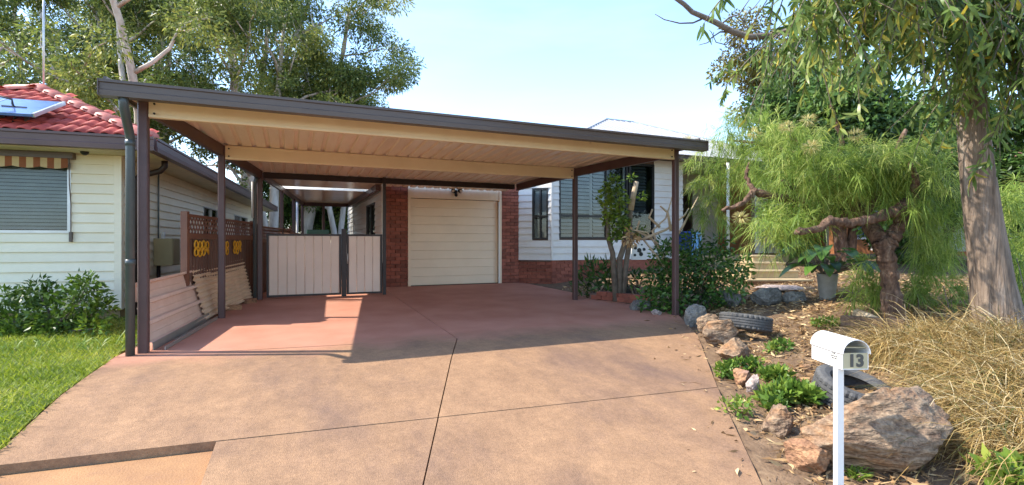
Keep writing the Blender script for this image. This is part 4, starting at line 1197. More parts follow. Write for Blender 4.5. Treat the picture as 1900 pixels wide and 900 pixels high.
# low brick garden edge below the bay
ge = thing('garden_edging', (5.75, 8.9, .08), 'low weathered brick edging of the bed under the bay window', 'edging')
pa_, pb_ = ong(1098, 556), ong(1204, 567)
dd = pb_ - pa_; aa = math.atan2(dd.y, dd.x); Ln = math.hypot(dd.x, dd.y)
for r in range(2):
    for k in range(int(Ln / .24)):
        p = pa_ + dd.normalized() * (k*.24 + (.12 if r else 0)); 
        inst(brick_me, 'brick', ge, (p.x, p.y, Gf(5.5, p.y) + .01 + r*.08), aa + random.uniform(-.05, .05), (1, 2.2, 1))
MB().bar(pa_ + V(.02, .06, .06), pb_ + V(.02, .06, .06), .09, .12).build('mortar_core', m_mortar, ge)
# old sleeper wall and log
sl_a, sl_b = ong(1562, 622), ong(1680, 632)
so = thing('sleeper_wall', sl_a, 'rotting timber sleeper wall behind the mailbox', 'retaining wall')
for r in range(2):
    MB().bar(sl_a + V(0, 0, .05 + r*.125), sl_b + V(0, 0, .05 + r*.12), .10, .11).build('sleeper', m_timber, so)
la, lb_ = at(1590, 556, 6.3), at(1660, 580, 5.7)
la.z = Gf(la.x, la.y) + .14; lb_.z = Gf(lb_.x, lb_.y) + .06
tag(MB().tube([la, la.lerp(lb_, .5) + V(0,0,.01), lb_], [.06, .055, .05], 12).build('cut_log', m_deadw, None, True), 'cut straw coloured log lying by the gnarled trunk', 'log')

# pot plant with broad leaves
pp = at(1535, 545, 7.9); pp.z = Gf(pp.x, pp.y)
pt = thing('pot_plant', pp, 'broadleaf plant with big glossy leaves in a grey pot', 'pot plant')
MB().tube([pp, pp + V(0,0,.02), pp + V(0,0,.36), pp + V(0,0,.40), pp + V(0,0,.38)], [.10, .105, .145, .15, .12], 16).build('pot', m_pot, pt, True)
for k in range(34):
    an = k * 2.4; el = .35 + .9 * random.random(); Ls = .28 + .22 * random.random()
    b0 = pp + V(.06*math.cos(an), .06*math.sin(an), .38); ln = .15 + .35*random.random()
    d = V(math.cos(an)*math.cos(el), math.sin(an)*math.cos(el), math.sin(el)); tip = b0 + d*ln
    MB().tube([b0, b0 + d*ln*.6, tip], [.008, .007, .005], 5).build('stalk', m_bark3, pt)
    h = V(math.cos(an), math.sin(an), 0); sd = V(-math.sin(an), math.cos(an), 0)
    vs, fs = [], []
    for i in range(7):
        f = i/6; w = .095 * math.sin(math.pi * (f*.88 + .10)) ** .8 * Ls / .38
        c = tip + h*Ls*f + V(0, 0, Ls*(.25*f - .62*f*f) + .05*el)
        vs += [c - sd*w + V(0,0,.35*w), c, c + sd*w + V(0,0,.35*w)]
    for i in range(6):
        a = i*3; fs += [(a, a+1, a+4, a+3), (a+1, a+2, a+5, a+4)]
    o = MB().add(vs, fs).build('leaf', l_shrub, pt, True)
    at__ = o.data.attributes.new('rnd', 'FLOAT', 'POINT'); at__.data.foreach_set('value', [random.uniform(.2, .9)]*len(vs))

# porch clutter: blue tub, pale blue stand, white board with painted leaf shadow
bt = thing('blue_tub', onv(1275, 440, 10.9), 'dark blue plastic tub on the porch behind the shrub', 'tub')
p = onv(1275, 446, 10.9)
MB().tube([p + V(0,0,-.32), p + V(0,0,-.30), p + V(0,0,.20), p + V(0,0,.22)], [.24, .25, .29, .31], 20).build('body', m_blue, bt, True)
MB().tube([p + V(0,0,.20), p + V(0,0,.235)], .32, 20).build('rim', m_blue, bt, True)
ps = thing('plant_stand', onv(1293, 470, 10.4), 'pale blue narrow stand beside the dark blue tub', 'stand')
p = onv(1293, 450, 10.4); 
MB().box(p.x-.09, p.x+.09, p.y-.09, p.y+.09, p.z+.22, p.z+.26).build('top', m_lblue, ps)
for a, b in ((-1,-1),(1,-1),(-1,1),(1,1)): MB().bar(p + V(a*.08, b*.08, -.5), p + V(a*.065, b*.065, .22), .03, .03).build('leg', m_lblue, ps)
MB().box(p.x-.085, p.x+.085, p.y-.012, p.y+.012, p.z-.2, p.z+.15).build('back_panel', m_lblue, ps)
sp = onv(1186, 482, 8.9)
sb2 = thing('garden_board', sp, 'white round topped garden board with painted leaf shadow spots under the bay window', 'ornament')
vs = [(-.17, 0, 0), (.17, 0, 0)] + [(.17*math.cos(t*math.pi/10), 0, .20 + .17*math.sin(t*math.pi/10)) for t in range(11)]
nb_ = len(vs); B4 = Matrix.Translation(sp) @ Matrix.Rotation(-.2, 4, 'Z')
MB().add(vs + [(x, .03, z) for x, _, z in vs], [tuple(range(nb_)), tuple(range(2*nb_-1, nb_-1, -1))] + [(i, nb_+i, nb_+(i+1) % nb_, (i+1) % nb_) for i in range(nb_)]).build('board', m_mail, sb2, M4=B4)
for x, z, r in ((-.09, .25, .035), (.0, .20, .05), (.04, .12, .045), (-.10, .10, .03), (.11, .22, .035), (.06, .32, .02)):  # dark patches painted on the board in place of leaf shadow
    MB().add([(x + r*math.cos(t*math.pi/6)*(1+.2*math.sin(3*t)), -.004, z + r*math.sin(t*math.pi/6)) for t in range(12)], [tuple(range(12))]).build('leaf_shadow_spot', m_black, sb2, M4=B4)

# ------------------------------------------------------------------ shrubs, small trees and ground plants
def shrub(name, clumps, dens, L, W, mat, label, cat, base, stems=7, bark=m_bark3, group=None, hang=.15, bias=0.0, **k):
    t = thing(name, base, label, cat, group)
    base = Vector(base)
    for i in range(stems):
        mb = MB()
        c = Vector(clumps[i % len(clumps)][0])
        mid = base.lerp(c, .5) + Vector(rng.normal(size=3)) * .05
        mb.tube([base + Vector((*rng.normal(size=2) * .04, -.05)), mid, c], [.02, .014, .006], 6)
        mb.build('stem', bark, t, True)
    crown('foliage', clumps, dens, L, W, mat, t, hang=hang, bias=bias + .06, **k)
    return t
def pxclumps(lst):
    """list of (px, py, depth, radius px) -> clumps"""
    return [(tuple(at(x, y, Y)), r / 950 * Y) for x, y, Y, r in lst]

# shrub against the neighbour's wall
cl = []
for x, y, r in ((20, 595, 42), (60, 575, 40), (70, 540, 26), (110, 590, 46), (150, 560, 34), (165, 530, 24), (185, 575, 26), (130, 620, 36), (40, 625, 38), (175, 610, 26), (150, 520, 16), (100, 545, 22), (5, 560, 26), (85, 625, 30), (192, 560, 18), (45, 545, 18)):
    cl.append((x, y, 6.35 + random.uniform(-.25, .35), r))
b = at(100, 640, 6.5); b.z = 0
shrub('leafy_shrub', pxclumps(cl), 1500, .075, .036, l_bush, 'leafy green shrub in front of the neighbour weatherboards', 'shrub', b, 12)
def tuft(name, c, n, L, W, mat, label, cat, spread, droop=.5, group=None, upw=1.0, rad=.06, bias=.5):
    t = thing(name, c, label, cat, group)
    P = np.array(c) + np.c_[rng.normal(size=(n, 2)) * rad, np.zeros(n)]
    P[:, 2] = G(P[:, 0], P[:, 1]) - .01 if rad < 1 else P[:, 2]
    an = rng.random(n) * 6.28
    D = np.c_[np.cos(an) * spread, np.sin(an) * spread, upw * (.6 + .6 * rng.random(n))]
    batch('blades', blade(P, D, L * (.5 + .7 * rng.random(n)), W, droop * (.4 + rng.random(n))), F_BLD, np.clip(rng.normal(bias, .25, n), 0, 1), mat, t)['kind'] = 'stuff'
    return t
for (x, y, n, L, mt, lb) in ((150, 652, 90, .30, l_weed, 'long green grass tuft at the foot of the leafy shrub'), (40, 655, 60, .28, l_weed, 'pale green grass tuft under the left end of the leafy shrub'), (230, 635, 70, .2, l_grass, 'grass tuft by the corner of the neighbour house')):
    c = ong(x, y); tuft('grass_tuft', c, n, L, .008, mt, lb, 'grass tuft', .5, .7, 'tufts by the lawn shrub', rad=.16)

# glossy shrub by the right post
cl = []
for x, y, r in ((1215, 560, 34), (1212, 515, 26), (1240, 480, 34), (1235, 545, 36), (1275, 500, 40), (1300, 545, 40), (1320, 490, 40), (1350, 530, 36), (1365, 490, 30), (1290, 460, 30), (1335, 455, 22), (1260, 565, 26), (1325, 565, 26), (1375, 515, 22), (1232, 458, 16), (1280, 440, 14), (1240, 512, 34), (1300, 515, 40)):
    cl.append((x, y, 8.5 + random.uniform(-.35, .45), r))
b = at(1290, 590, 8.6); b.z = Gf(b.x, b.y)
shrub('glossy_shrub', pxclumps(cl), 900, .085, .042, l_shrub, 'big dark green glossy shrub behind the right carport post', 'shrub', b, 14)
# dark low plants below the bay
cl = [(1085, 525, 10.3, 22), (1110, 512, 10.4, 24), (1135, 520, 10.3, 24), (1095, 500, 10.5, 18), (1128, 498, 10.6, 18), (1080, 548, 10.2, 14), (1120, 540, 10.2, 18)]
b = at(1105, 552, 10.4); b.z = Gf(b.x, b.y)
shrub('low_shrub', pxclumps(cl), 420, .16, .045, l_dark, 'dark strappy shrub at the second right post under the window', 'shrub', b, 6, hang=-.5)
cl = [(1165, 515, 10.4, 18), (1182, 520, 10.3, 18), (1192, 512, 10.2, 12)]
b = at(1180, 540, 10.4); b.z = Gf(b.x, b.y)
shrub('low_shrub', pxclumps(cl), 420, .12, .04, l_dark, 'dark low shrub between the stone and the glossy shrub', 'shrub', b, 5, hang=-.3)
# pruned multi-stem tree in front of the window
b = at(1143, 505, 9.6); b.z = Gf(b.x, b.y) + .0
t = thing('pruned_tree', b, 'small pruned tree with stubby trunks in front of the bay window', 'tree')
mb = MB()
A = lambda x, y, Y=9.6: at(x, y, Y)
mb.tube([b, A(1137, 470), A(1128, 440), A(1128, 410), A(1122, 385)], [.06, .05, .045, .04, .02], 9)
mb.tube([b + V(.08,0,0), A(1150, 480), A(1160, 450), A(1160, 425), A(1150, 400), A(1148, 375)], [.06, .055, .05, .04, .03, .02], 9)
mb.tube([b + V(.14,0,0), A(1163, 480), A(1168, 450), A(1170, 395), A(1175, 365), A(1181, 338)], [.055, .05, .045, .04, .038, .04], 9)
mb.tube([A(1168, 450), A(1180, 432), A(1195, 425)], [.05, .04, .03], 8)
mb.build('trunk', m_bark3, t, True)
MB().tube([A(1170, 390), A(1175, 363), A(1181, 337)], [.056, .05, .045], 9).build('bare_limb', m_deadw, t, True)
crown('crown', pxclumps([(1138, 345, 9.5, 18), (1125, 365, 9.6, 16), (1145, 372, 9.5, 18), (1132, 390, 9.6, 16), (1150, 400, 9.5, 14), (1128, 410, 9.6, 10), (1150, 425, 9.5, 16), (1140, 440, 9.5, 10), (1162, 415, 9.6, 12), (1190, 365, 9.6, 7), (1172, 328, 9.6, 6), (1187, 430, 9.5, 9)]), 1700, .085, .045, l_bush, t, hang=.2, bias=.3)
# bare bleached shrub
b = at(1240, 480, 8.9); b.z = Gf(b.x, b.y)
t = thing('bare_shrub', b, 'bleached leafless shrub leaning above the glossy shrub', 'shrub')
mb = MB(); Q = lambda x, y: at(x, y, 8.9)
for path in ([(1245, 520), (1225, 480), (1195, 445), (1175, 440)], [(1235, 480), (1210, 430), (1235, 410), (1245, 370), (1248, 345)], [(1195, 445), (1235, 425), (1262, 400), (1272, 380)], [(1240, 470), (1265, 425), (1275, 395), (1290, 365)], [(1210, 440), (1190, 425), (1180, 405)], [(1225, 420), (1205, 400), (1212, 385)], [(1230, 470), (1220, 445), (1200, 430), (1175, 425)], [(1250, 430), (1240, 395), (1225, 380)]):
    mb.tube([Q(*p) + Vector(rng.normal(size=3)) * .03 for p in path], [.028 * (1 - .22*i) for i in range(len(path))], 6)
mb.build('branch', m_deadw, t, True)
crown('last_leaves', [(tuple(at(x, y, 8.8)), .10) for x, y in ((1175, 436), (1168, 446))], 900, .10, .05, l_lit, t, bias=.2)

# feathery silky shrub-tree with gnarled trunk
gY = 6.2
b = at(1662, 585, gY); b.z = Gf(b.x, b.y) - .05
t = thing('feathery_tree', b, 'feathery leaved small tree with gnarled brown trunk and crooked limbs', 'tree')
mb = MB(); A = lambda x, y, Y=gY: at(x, y, Y)
def gn(pts, rad, n=18):
    out, rr_ = [], []
    for i in range(len(pts) - 1):
        for k in range(8):
            f = k/8; out.append(Vector(pts[i]).lerp(Vector(pts[i+1]), f) + Vector(rng.normal(size=3)) * .005); rr_.append((rad[i]*(1-f) + rad[i+1]*f) * (1 + .08*rng.normal()))
    out.append(Vector(pts[-1])); rr_.append(rad[-1]); mb.tube(out, rr_, n)
gn([b, A(1652, 540), A(1648, 490), A(1640, 462), A(1632, 445)], [.125, .10, .095, .105, .08])
gn([A(1640, 462), A(1655, 440), A(1668, 420), A(1672, 400), A(1692, 368)], [.10, .085, .07, .065, .055])
gn([A(1636, 450), A(1660, 436), A(1690, 370), A(1700, 340, 6.0), A(1690, 300, 5.9)], [.07, .06, .05, .04, .02])
gn([A(1692, 368), A(1662, 392, 6.0), A(1625, 405, 5.9), A(1575, 415, 5.8), A(1540, 408, 5.7), A(1520, 425, 5.6), A(1480, 430, 5.5)], [.06, .06, .055, .05, .045, .04, .03])
gn([A(1632, 445), A(1600, 400, 6.6), A(1560, 350, 6.9), A(1500, 290, 7.1), A(1450, 230, 7.3)], [.10, .07, .055, .04, .02])
gn([A(1560, 350, 6.9), A(1505, 375, 6.6), A(1440, 365, 6.4), A(1400, 355, 6.3), A(1375, 380, 6.2), A(1340, 390, 6.2)], [.05, .05, .045, .04, .03, .02])
gn([A(1505, 372, 6.6), A(1470, 345, 6.5), A(1450, 335, 6.4)], [.04, .03, .02])
gn([A(1400, 355, 6.3), A(1385, 330, 6.4), A(1390, 300, 6.5)], [.025, .02, .01])
gn([A(1600, 400, 6.6), A(1650, 320, 6.8), A(1680, 240, 6.9)], [.06, .04, .02])
gn([A(1500, 290, 7.1), A(1400, 265, 7.8), A(1350, 260, 8.4)], [.04, .03, .01])
gn([A(1560, 350, 6.9), A(1560, 250, 7.0), A(1540, 190, 7.0)], [.04, .03, .01])
mb.v = [tuple(Vector(p) + Vector((mnoise.noise(Vector(p)*18), mnoise.noise(Vector(p)*18 + V(9,0,0)), mnoise.noise(Vector(p)*18 + V(0,9,0))))*.016 + Vector((mnoise.noise(Vector(p)*45), mnoise.noise(Vector(p)*45 + V(9,0,0)), 0))*.010) for p in mb.v]
mb.build('trunk', m_barkd, t, True)
# sprays of needle leaves
spr = []
def region(x0, x1, y0, y1, Y0, Y1, n):
    for _ in range(n): spr.append((rng.uniform(x0, x1), rng.uniform(y0, y1), rng.uniform(Y0, Y1)))
region(1300, 1400, 255, 350, 8.3, 9.2, 105); region(1340, 1450, 200, 300, 7.6, 8.6, 90); region(1400, 1700, 268, 345, 6.0, 7.8, 300)
region(1420, 1540, 220, 275, 6.8, 7.8, 60); region(1560, 1770, 268, 350, 5.8, 7.0, 165); region(1425, 1495, 380, 445, 5.6, 6.4, 48)
region(1500, 1600, 330, 400, 6.0, 7.0, 50); region(1680, 1770, 330, 400, 5.8, 6.6, 45); region(1300, 1345, 340, 410, 8.2, 8.8, 30); region(1610, 1680, 300, 370, 6.4, 7.2, 30)
region(1405, 1440, 390, 440, 5.9, 6.5, 14); region(1690, 1790, 380, 440, 5.9, 6.6, 40)
Pl, Dl, Ll, Rl = [], [], [], []
for x, y, Y in spr:
    c = np.array(at(x, y, Y)); m = 28
    ax = norm(rng.normal(size=3) * np.array([1, 1, .6]) + np.array([-.15, 0, -.1])); tone = rng.normal(.45, .27)
    s = rng.random(m); P = c + ax * (s[:, None] * .30)
    d = norm(.75 * rng.normal(size=(m, 3)) + ax * 1.0 + np.array([0, 0, -.05]))
    Pl.append(P); Dl.append(d); Ll.append(.10 + .17 * rng.random(m)); Rl.append(np.clip(tone + .15 * rng.normal(size=m), 0, 1))
P = np.concatenate(Pl); batch('foliage', blade(P, np.concatenate(Dl), np.concatenate(Ll), .0070, .38), F_BLD, np.concatenate(Rl), l_grev, t)
fl_ = [(1545, 470, 5.6), (1375, 403, 6.2), (1500, 222, 6.6), (1460, 235, 6.6), (1400, 245, 7.2), (1275, 260, 7.5), (1588, 250, 6.0), (1505, 272, 5.9)]
Pf, Df = [], []
for x, y, Y in fl_[1:]:
    Y = 8.6 if x < 1290 else Y; c = np.array(at(x, y, Y)); m = 130; d = norm(rng.normal(size=(m, 3))); Pf.append(c + d * np.array([.05, .05, .03])); Df.append(d + np.array([0, 0, .3]))
P = np.concatenate(Pf); batch('flower_head', blade(P, np.concatenate(Df), .07, .007, .2), F_BLD, rng.random(len(P)), l_flow, t)

# big gum on the right with hanging sickle leaves
tY = 5.5
b = at(1862, 618, tY); b.z = Gf(b.x, b.y) - .1
t = thing('near_gum_tree', b, 'big grey barked gum tree with hanging sickle leaves at the right', 'tree')
mb = MB(); A = lambda x, y, Y=tY: at(x, y, Y)
tp_ = [b, A(1850, 580), A(1840, 520), A(1826, 420), A(1815, 330), A(1806, 240), A(1800, 150), A(1796, 60), A(1796, -40), A(1800, -160), A(1810, -300)]
tr_ = [.26, .215, .185, .165, .148, .135, .125, .115, .105, .095, .07]
pts, rad = [], []
for i in range(len(tp_) - 1):
    for k in range(5):
        f = k/5; pts.append(tp_[i].lerp(tp_[i+1], f)); rad.append(tr_[i]*(1-f) + tr_[i+1]*f)
n_ = 28; k0 = 0; vs, fs = [], []
for i, (p, r) in enumerate(zip(pts, rad)):
    for j in range(n_):
        a = 2*math.pi*j/n_
        rr_ = r * (1 + .06 * mnoise.noise(Vector((math.cos(a)*2.2, math.sin(a)*2.2, p.z*.7))) + .035 * mnoise.noise(Vector((math.cos(a)*7, math.sin(a)*7, p.z*2.0))) + (.10*max(0, math.cos(3*a+.5)) * max(0, 1 - i/8)))
        vs.append(p + V(math.cos(a)*rr_, math.sin(a)*rr_, 0))
for i in range(len(pts) - 1):
    for j in range(n_): fs.append((i*n_+j, i*n_+(j+1) % n_, (i+1)*n_+(j+1) % n_, (i+1)*n_+j))
MB().add(vs, fs).build('trunk', m_bark, t, True)
limbs = [[(1797, 20), (1740, -40, 5.2), (1650, -70, 4.9), (1560, -60, 4.7), (1480, -30, 4.5)], [(1798, -60), (1700, -140, 4.8), (1580, -150, 4.4), (1450, -110, 4.2)],
         [(1796, 40), (1850, -30, 5.0), (1920, -60, 4.6), (2000, -40, 4.4)], [(1800, -100), (1760, -200, 4.4), (1700, -220, 4.0), (1600, -180, 3.8)], [(1800, 100, 5.4), (1850, 60, 5.1), (1890, 55, 4.9), (1960, 80, 4.7)],
         [(1796, 0, 5.5), (1780, -60, 4.9), (1740, -80, 4.5), (1690, -70, 4.3)], [(1798, 30, 5.5), (1730, -10, 5.9), (1640, -20, 6.0), (1540, 20, 6.0), (1450, 60, 5.9)]]
lb2 = MB(); tips = []
for L in limbs:
    q = [A(*p) for p in L]; lb2.tube(q, [.075 - .014*i for i in range(len(q))], 8)
    for i in range(1, len(q)):
        for f in (.2, .6, 1.0): tips.append(q[i-1].lerp(q[i], f))
Pn, Dn, Ln_, Rn = [], [], [], []
for s in tips:
    for k in range(5):
        d = Vector((rng.normal()*.7, rng.normal()*.7, -.25 - .4*rng.random()))
        L = .65 + .85 * rng.random(); q = [s]
        for i in range(5):
            d = (d + V(0, 0, -.18) + Vector(rng.normal(size=3))*.10).normalized(); q.append(q[-1] + d * (L/5))
        lb2.tube(q, [.009, .008, .006, .005, .004, .002], 4)
        tone = rng.normal(.42, .18)
        m = int(24 + 12 * rng.random())
        for _ in range(m):
            f = rng.uniform(.15, 1) * 5; i = min(int(f), 4); p = q[i].lerp(q[i+1], f - i)
            Pn.append(p); dd_ = rng.normal(size=3) * .55; dd_[2] -= 1.0; Dn.append(dd_); Ln_.append(rng.uniform(.08, .18)); Rn.append(np.clip(tone + .16*rng.normal() + (.5 if rng.random() < .06 else 0), 0, 1))
lb2.build('limb', m_bark3, t, True)
Pn = np.array(Pn); Dn = norm(np.array(Dn)); sdv = norm(rng.normal(size=Dn.shape))
VVl = blade(Pn, Dn, np.array(Ln_), .027, 0.0, side=norm(np.cross(Dn, sdv)))
cv = np.cross(Dn, norm(np.cross(Dn, sdv))); k_ = np.array(Ln_)[:, None]
for a, b2, am in ((2, 3, .10), (4, 5, .07)):       # sickle curve
    for c in (a, b2): VVl[:, c] += cv * k_ * am
batch('foliage', VVl, F_BLD, np.array(Rn), l_gum2, t)
# dead leafless branch over the sky
db = MB(); A6 = lambda x, y: at(x, y, 6.0)
def br(path, r0, r1):
    n = len(path); db.tube([A6(*p) + Vector(rng.normal(size=3)) * .012 for p in path], [r0 + (r1-r0)*i/(n-1) for i in range(n)], 6)
br([(1460, 55), (1430, 66), (1390, 70), (1355, 56), (1330, 42), (1305, 33), (1285, 20), (1270, 6), (1250, -6), (1215, -30)], .04, .022)
br([(1302, 34), (1285, 41), (1262, 44), (1235, 36), (1214, 27)], .012, .004)
br([(1352, 57), (1338, 57), (1325, 68), (1312, 78), (1296, 83)], .012, .004)
br([(1365, 62), (1360, 75), (1345, 82), (1330, 75), (1318, 62), (1313, 57)], .010, .003)
br([(1335, 45), (1352, 33), (1372, 27), (1380, 15), (1397, -5)], .012, .005)
br([(1362, 84), (1376, 55), (1382, 42), (1385, 30), (1396, 15), (1415, -5)], .010, .004)
br([(1382, 43), (1400, 52), (1420, 58), (1440, 62)], .009, .004)
br([(1382, 43), (1376, 32), (1374, 26)], .008, .003)
br([(1400, 72), (1385, 82), (1365, 86), (1348, 88)], .007, .002)
br([(1428, 66), (1415, 84), (1395, 92), (1378, 89)], .006, .002)
br([(1358, 88), (1345, 97), (1328, 112), (1318, 125)], .004, .0015)
br([(1295, 46), (1303, 55), (1312, 65)], .006, .002)
br([(1325, 60), (1322, 78)], .005, .002)
br([(1440, 70), (1425, 90), (1410, 98), (1392, 107)], .008, .003)
db.build('dead_branch', m_bark3, t, True)

# dry tussock on the right
c0 = at(1800, 720, 4.0); c0.z = Gf(c0.x, c0.y)
t = thing('dry_grass_clump', c0, 'huge straw coloured dry grass clump spilling over the boulder', 'grass clump')
Pn, Dn, Ln_, dr_ = [], [], [], []
cent = [(1865, 745, 4.0), (1820, 690, 4.2), (1890, 830, 3.4), (1770, 655, 4.6), (1930, 700, 3.9), (1850, 640, 4.6), (1900, 900, 3.1), (1720, 630, 4.9), (1940, 800, 3.3), (1800, 780, 3.7), (1670, 640, 5.0), (1760, 600, 5.1), (1860, 590, 5.0), (1920, 600, 4.7), (1810, 610, 4.8), (1900, 560, 5.0), (1880, 700, 3.8), (1930, 640, 4.2)]
for (x, y, Y) in cent:
    c = at(x, 450, Y); n = 1000
    an = rng.normal(math.pi + .15, 1.5, n)              # most blades lean to the left as seen from the street
    sp_ = .55 + .75 * rng.random(n)
    dirs = np.outer(np.cos(an) * sp_, np.array(cx)) + np.outer(np.sin(an) * sp_, np.array(cy))
    dirs[:, 2] = .35 + (.75 if Y < 4.5 else 1.2) * rng.random(n)
    o_ = rng.normal(size=(n, 2)) * .16
    P = np.c_[c.x + o_[:, 0], c.y + o_[:, 1], np.zeros(n)]; P[:, 2] = G(P[:, 0], P[:, 1]) + rng.random(n) * .12
    Pn.append(P); Dn.append(dirs); Ln_.append(.22 + .72 * rng.random(n)); dr_.append(.35 + .9 * rng.random(n))
P = np.concatenate(Pn); N_ = len(P)
batch('blades', blade(P, np.concatenate(Dn), np.concatenate(Ln_), .0048, np.concatenate(dr_)), F_BLD, np.clip(rng.normal(.5, .32, N_), 0, 1), l_straw, t)
# green weeds and low plants
weeds = [(1352, 695, 22, .10, 'lime green weed at the driveway edge above the small stones'), (1388, 686, 20, .10, 'lime green weed tucked against the long tan rock'),
         (1435, 705, 34, .12, 'fresh green weed patch right of the pale stone'), (1470, 740, 36, .16, 'broadleaf green weed nearest the old grey tyre'), (1428, 752, 34, .13, 'bluish green weed above the rounded brown rock'),
         (1365, 765, 26, .09, 'sprawling thin weed reaching onto the driveway'), (1450, 648, 26, .10, 'yellow green weed left of the mailbox'), (1530, 602, 24, .09, 'green weed behind the mailbox near the sleeper wall'), (1590, 880, 20, .12, 'spiky green weed in front of the big boulder'), (1870, 895, 44, .16, 'green weed under the dry grass clump')]
for i, (x, y, wpx, L, lb) in enumerate(weeds):
    c = ong(x, y + 6); Y = c.x*SN + c.y*CS; w = wpx/950*Y
    tw_ = thing('weed', c, lb, 'weed', 'weeds in the garden bed')
    cls = [((c.x + rng.normal()*w*.5, c.y + rng.normal()*w*.4, Gf(c.x, c.y) + .05 + .04*rng.random()), (w*.5, w*.5, .06)) for _ in range(5)]
    if i in (8,):
        tw_.location = c; P = np.array(c) + np.c_[rng.normal(size=(60, 2))*.03, np.zeros(60)]; an = rng.random(60)*6.28
        batch('blades', blade(P, np.c_[np.cos(an)*.7, np.sin(an)*.7, .8 + .4*rng.random(60)], .13, .010, .4), F_BLD, rng.random(60), l_weed, tw_)
    else:
        crown('foliage', cls, 5200 if i < 5 else 2600, L*.55, L*.30, l_weed, tw_, hang=-.4, bias=.1 + .1*rng.normal())
# leafy undergrowth between the trunks
for (x0, x1, y0, y1, Y0, Y1, n, lb) in ((1690, 1790, 430, 560, 6.4, 7.6, 60, 'green feathery undergrowth between the gnarled tree and the gum trunk'), (1580, 1640, 480, 560, 6.4, 7.0, 22, 'green strappy undergrowth left of the gnarled trunk'), (1850, 1930, 330, 560, 6.5, 7.8, 70, 'yellow green bamboo like growth right of the gum trunk')):
    c = at((x0+x1)/2, y1, Y0); c.z = Gf(c.x, c.y)
    tw_ = thing('undergrowth_plant', c, lb, 'plant')
    Pl, Dl, Rl = [], [], []
    for _ in range(n):
        q = np.array(at(rng.uniform(x0, x1), rng.uniform(y0, y1), rng.uniform(Y0, Y1))); m = 40
        d = norm(rng.normal(size=(m, 3)) + np.array([0, 0, .4])); Pl.append(q + d*.03); Dl.append(d); Rl.append(np.clip(rng.normal(.5, .2, m), 0, 1))
    P = np.concatenate(Pl); batch('foliage', blade(P, np.concatenate(Dl), .16 + .12*rng.random(len(P)), .010, .5), F_BLD, np.concatenate(Rl), l_grev, tw_)
    for _ in range(4):
        mbx = MB()
        q = c + Vector((*rng.normal(size=2)*.25, 0)); mbx.tube([q, q + Vector((*rng.normal(size=2)*.08, (y1-y0)/950*Y0*.5))], [.008, .004], 5)
        mbx.build('stem', m_bark3, tw_, True)

# lawn grass, leaf litter
n = 130000
u = rng.uniform(-6.5, -1.60, n); v = rng.uniform(1.4, 9.0, n)
d_ = np.hypot(u, v); keep = (rng.random(n) < np.clip(4.5 / d_, .3, 1)) & (u < ul(v) + .03 + .045*rng.normal(size=n)); u, v = u[keep], v[keep]; n = len(u)
P = np.c_[u, v, G(u, v) + .002 + .014*(u > ul(v))]; an = rng.random(n)*6.28
tone = np.array([.5 + .5*mnoise.noise(Vector((a*1.2, b_*1.2, 5))) for a, b_ in zip(u, v)])
D = np.c_[np.cos(an)*.8, np.sin(an)*.8, .5 + .6*rng.random(n)]
go = batch('grass', diamond(P, D, .035 + .045*rng.random(n), .008), F_DIA, np.clip(tone + .18*rng.normal(size=n), 0, 1), l_grass)
tag(go, 'short sunlit green lawn grass beside the driveway', 'grass', kind='stuff')
n = 130000
u = rng.uniform(1.6, 12.5, n); v = rng.uniform(.8, 10.5, n); d_ = np.hypot(u, v)
dens_ = np.array([.5 + .8*mnoise.noise(Vector((a*1.3, b_*1.3, 9))) for a, b_ in zip(u, v)])
keep = (rng.random(n) < np.clip(5.0/d_, .2, 1)) & (u > ue(v) + .12 + .15*np.abs(rng.normal(size=n))) & (rng.random(n) < dens_ + .25); u, v = u[keep], v[keep]; n = len(u)
P = np.c_[u, v, G(u, v) + .01 + .02*rng.random(n)]; an = rng.random(n)*6.28
D = np.c_[np.cos(an), np.sin(an), .25*rng.normal(size=n)]
n2 = 190; v2 = rng.uniform(.8, 8.5, n2); u2 = ue(v2) + .1 - np.abs(rng.normal(0, .25, n2)); a2 = rng.random(n2)*6.28
P = np.r_[P, np.c_[u2, v2, G(np.minimum(u2, ue(v2)), v2) + .017 + .004*rng.random(n2)]]; D = np.r_[D, np.c_[np.cos(a2), np.sin(a2), .02*rng.normal(size=n2)]]; n = len(P)
lo_ = batch('leaf_litter', diamond(P, D, .03 + .12*rng.random(n)**2, .006 + .03*rng.random(n)**2, .3), F_DIA, rng.random(n), l_lit)
tag(lo_, 'dry leaf and straw litter over the garden bed', 'leaf litter', kind='stuff')

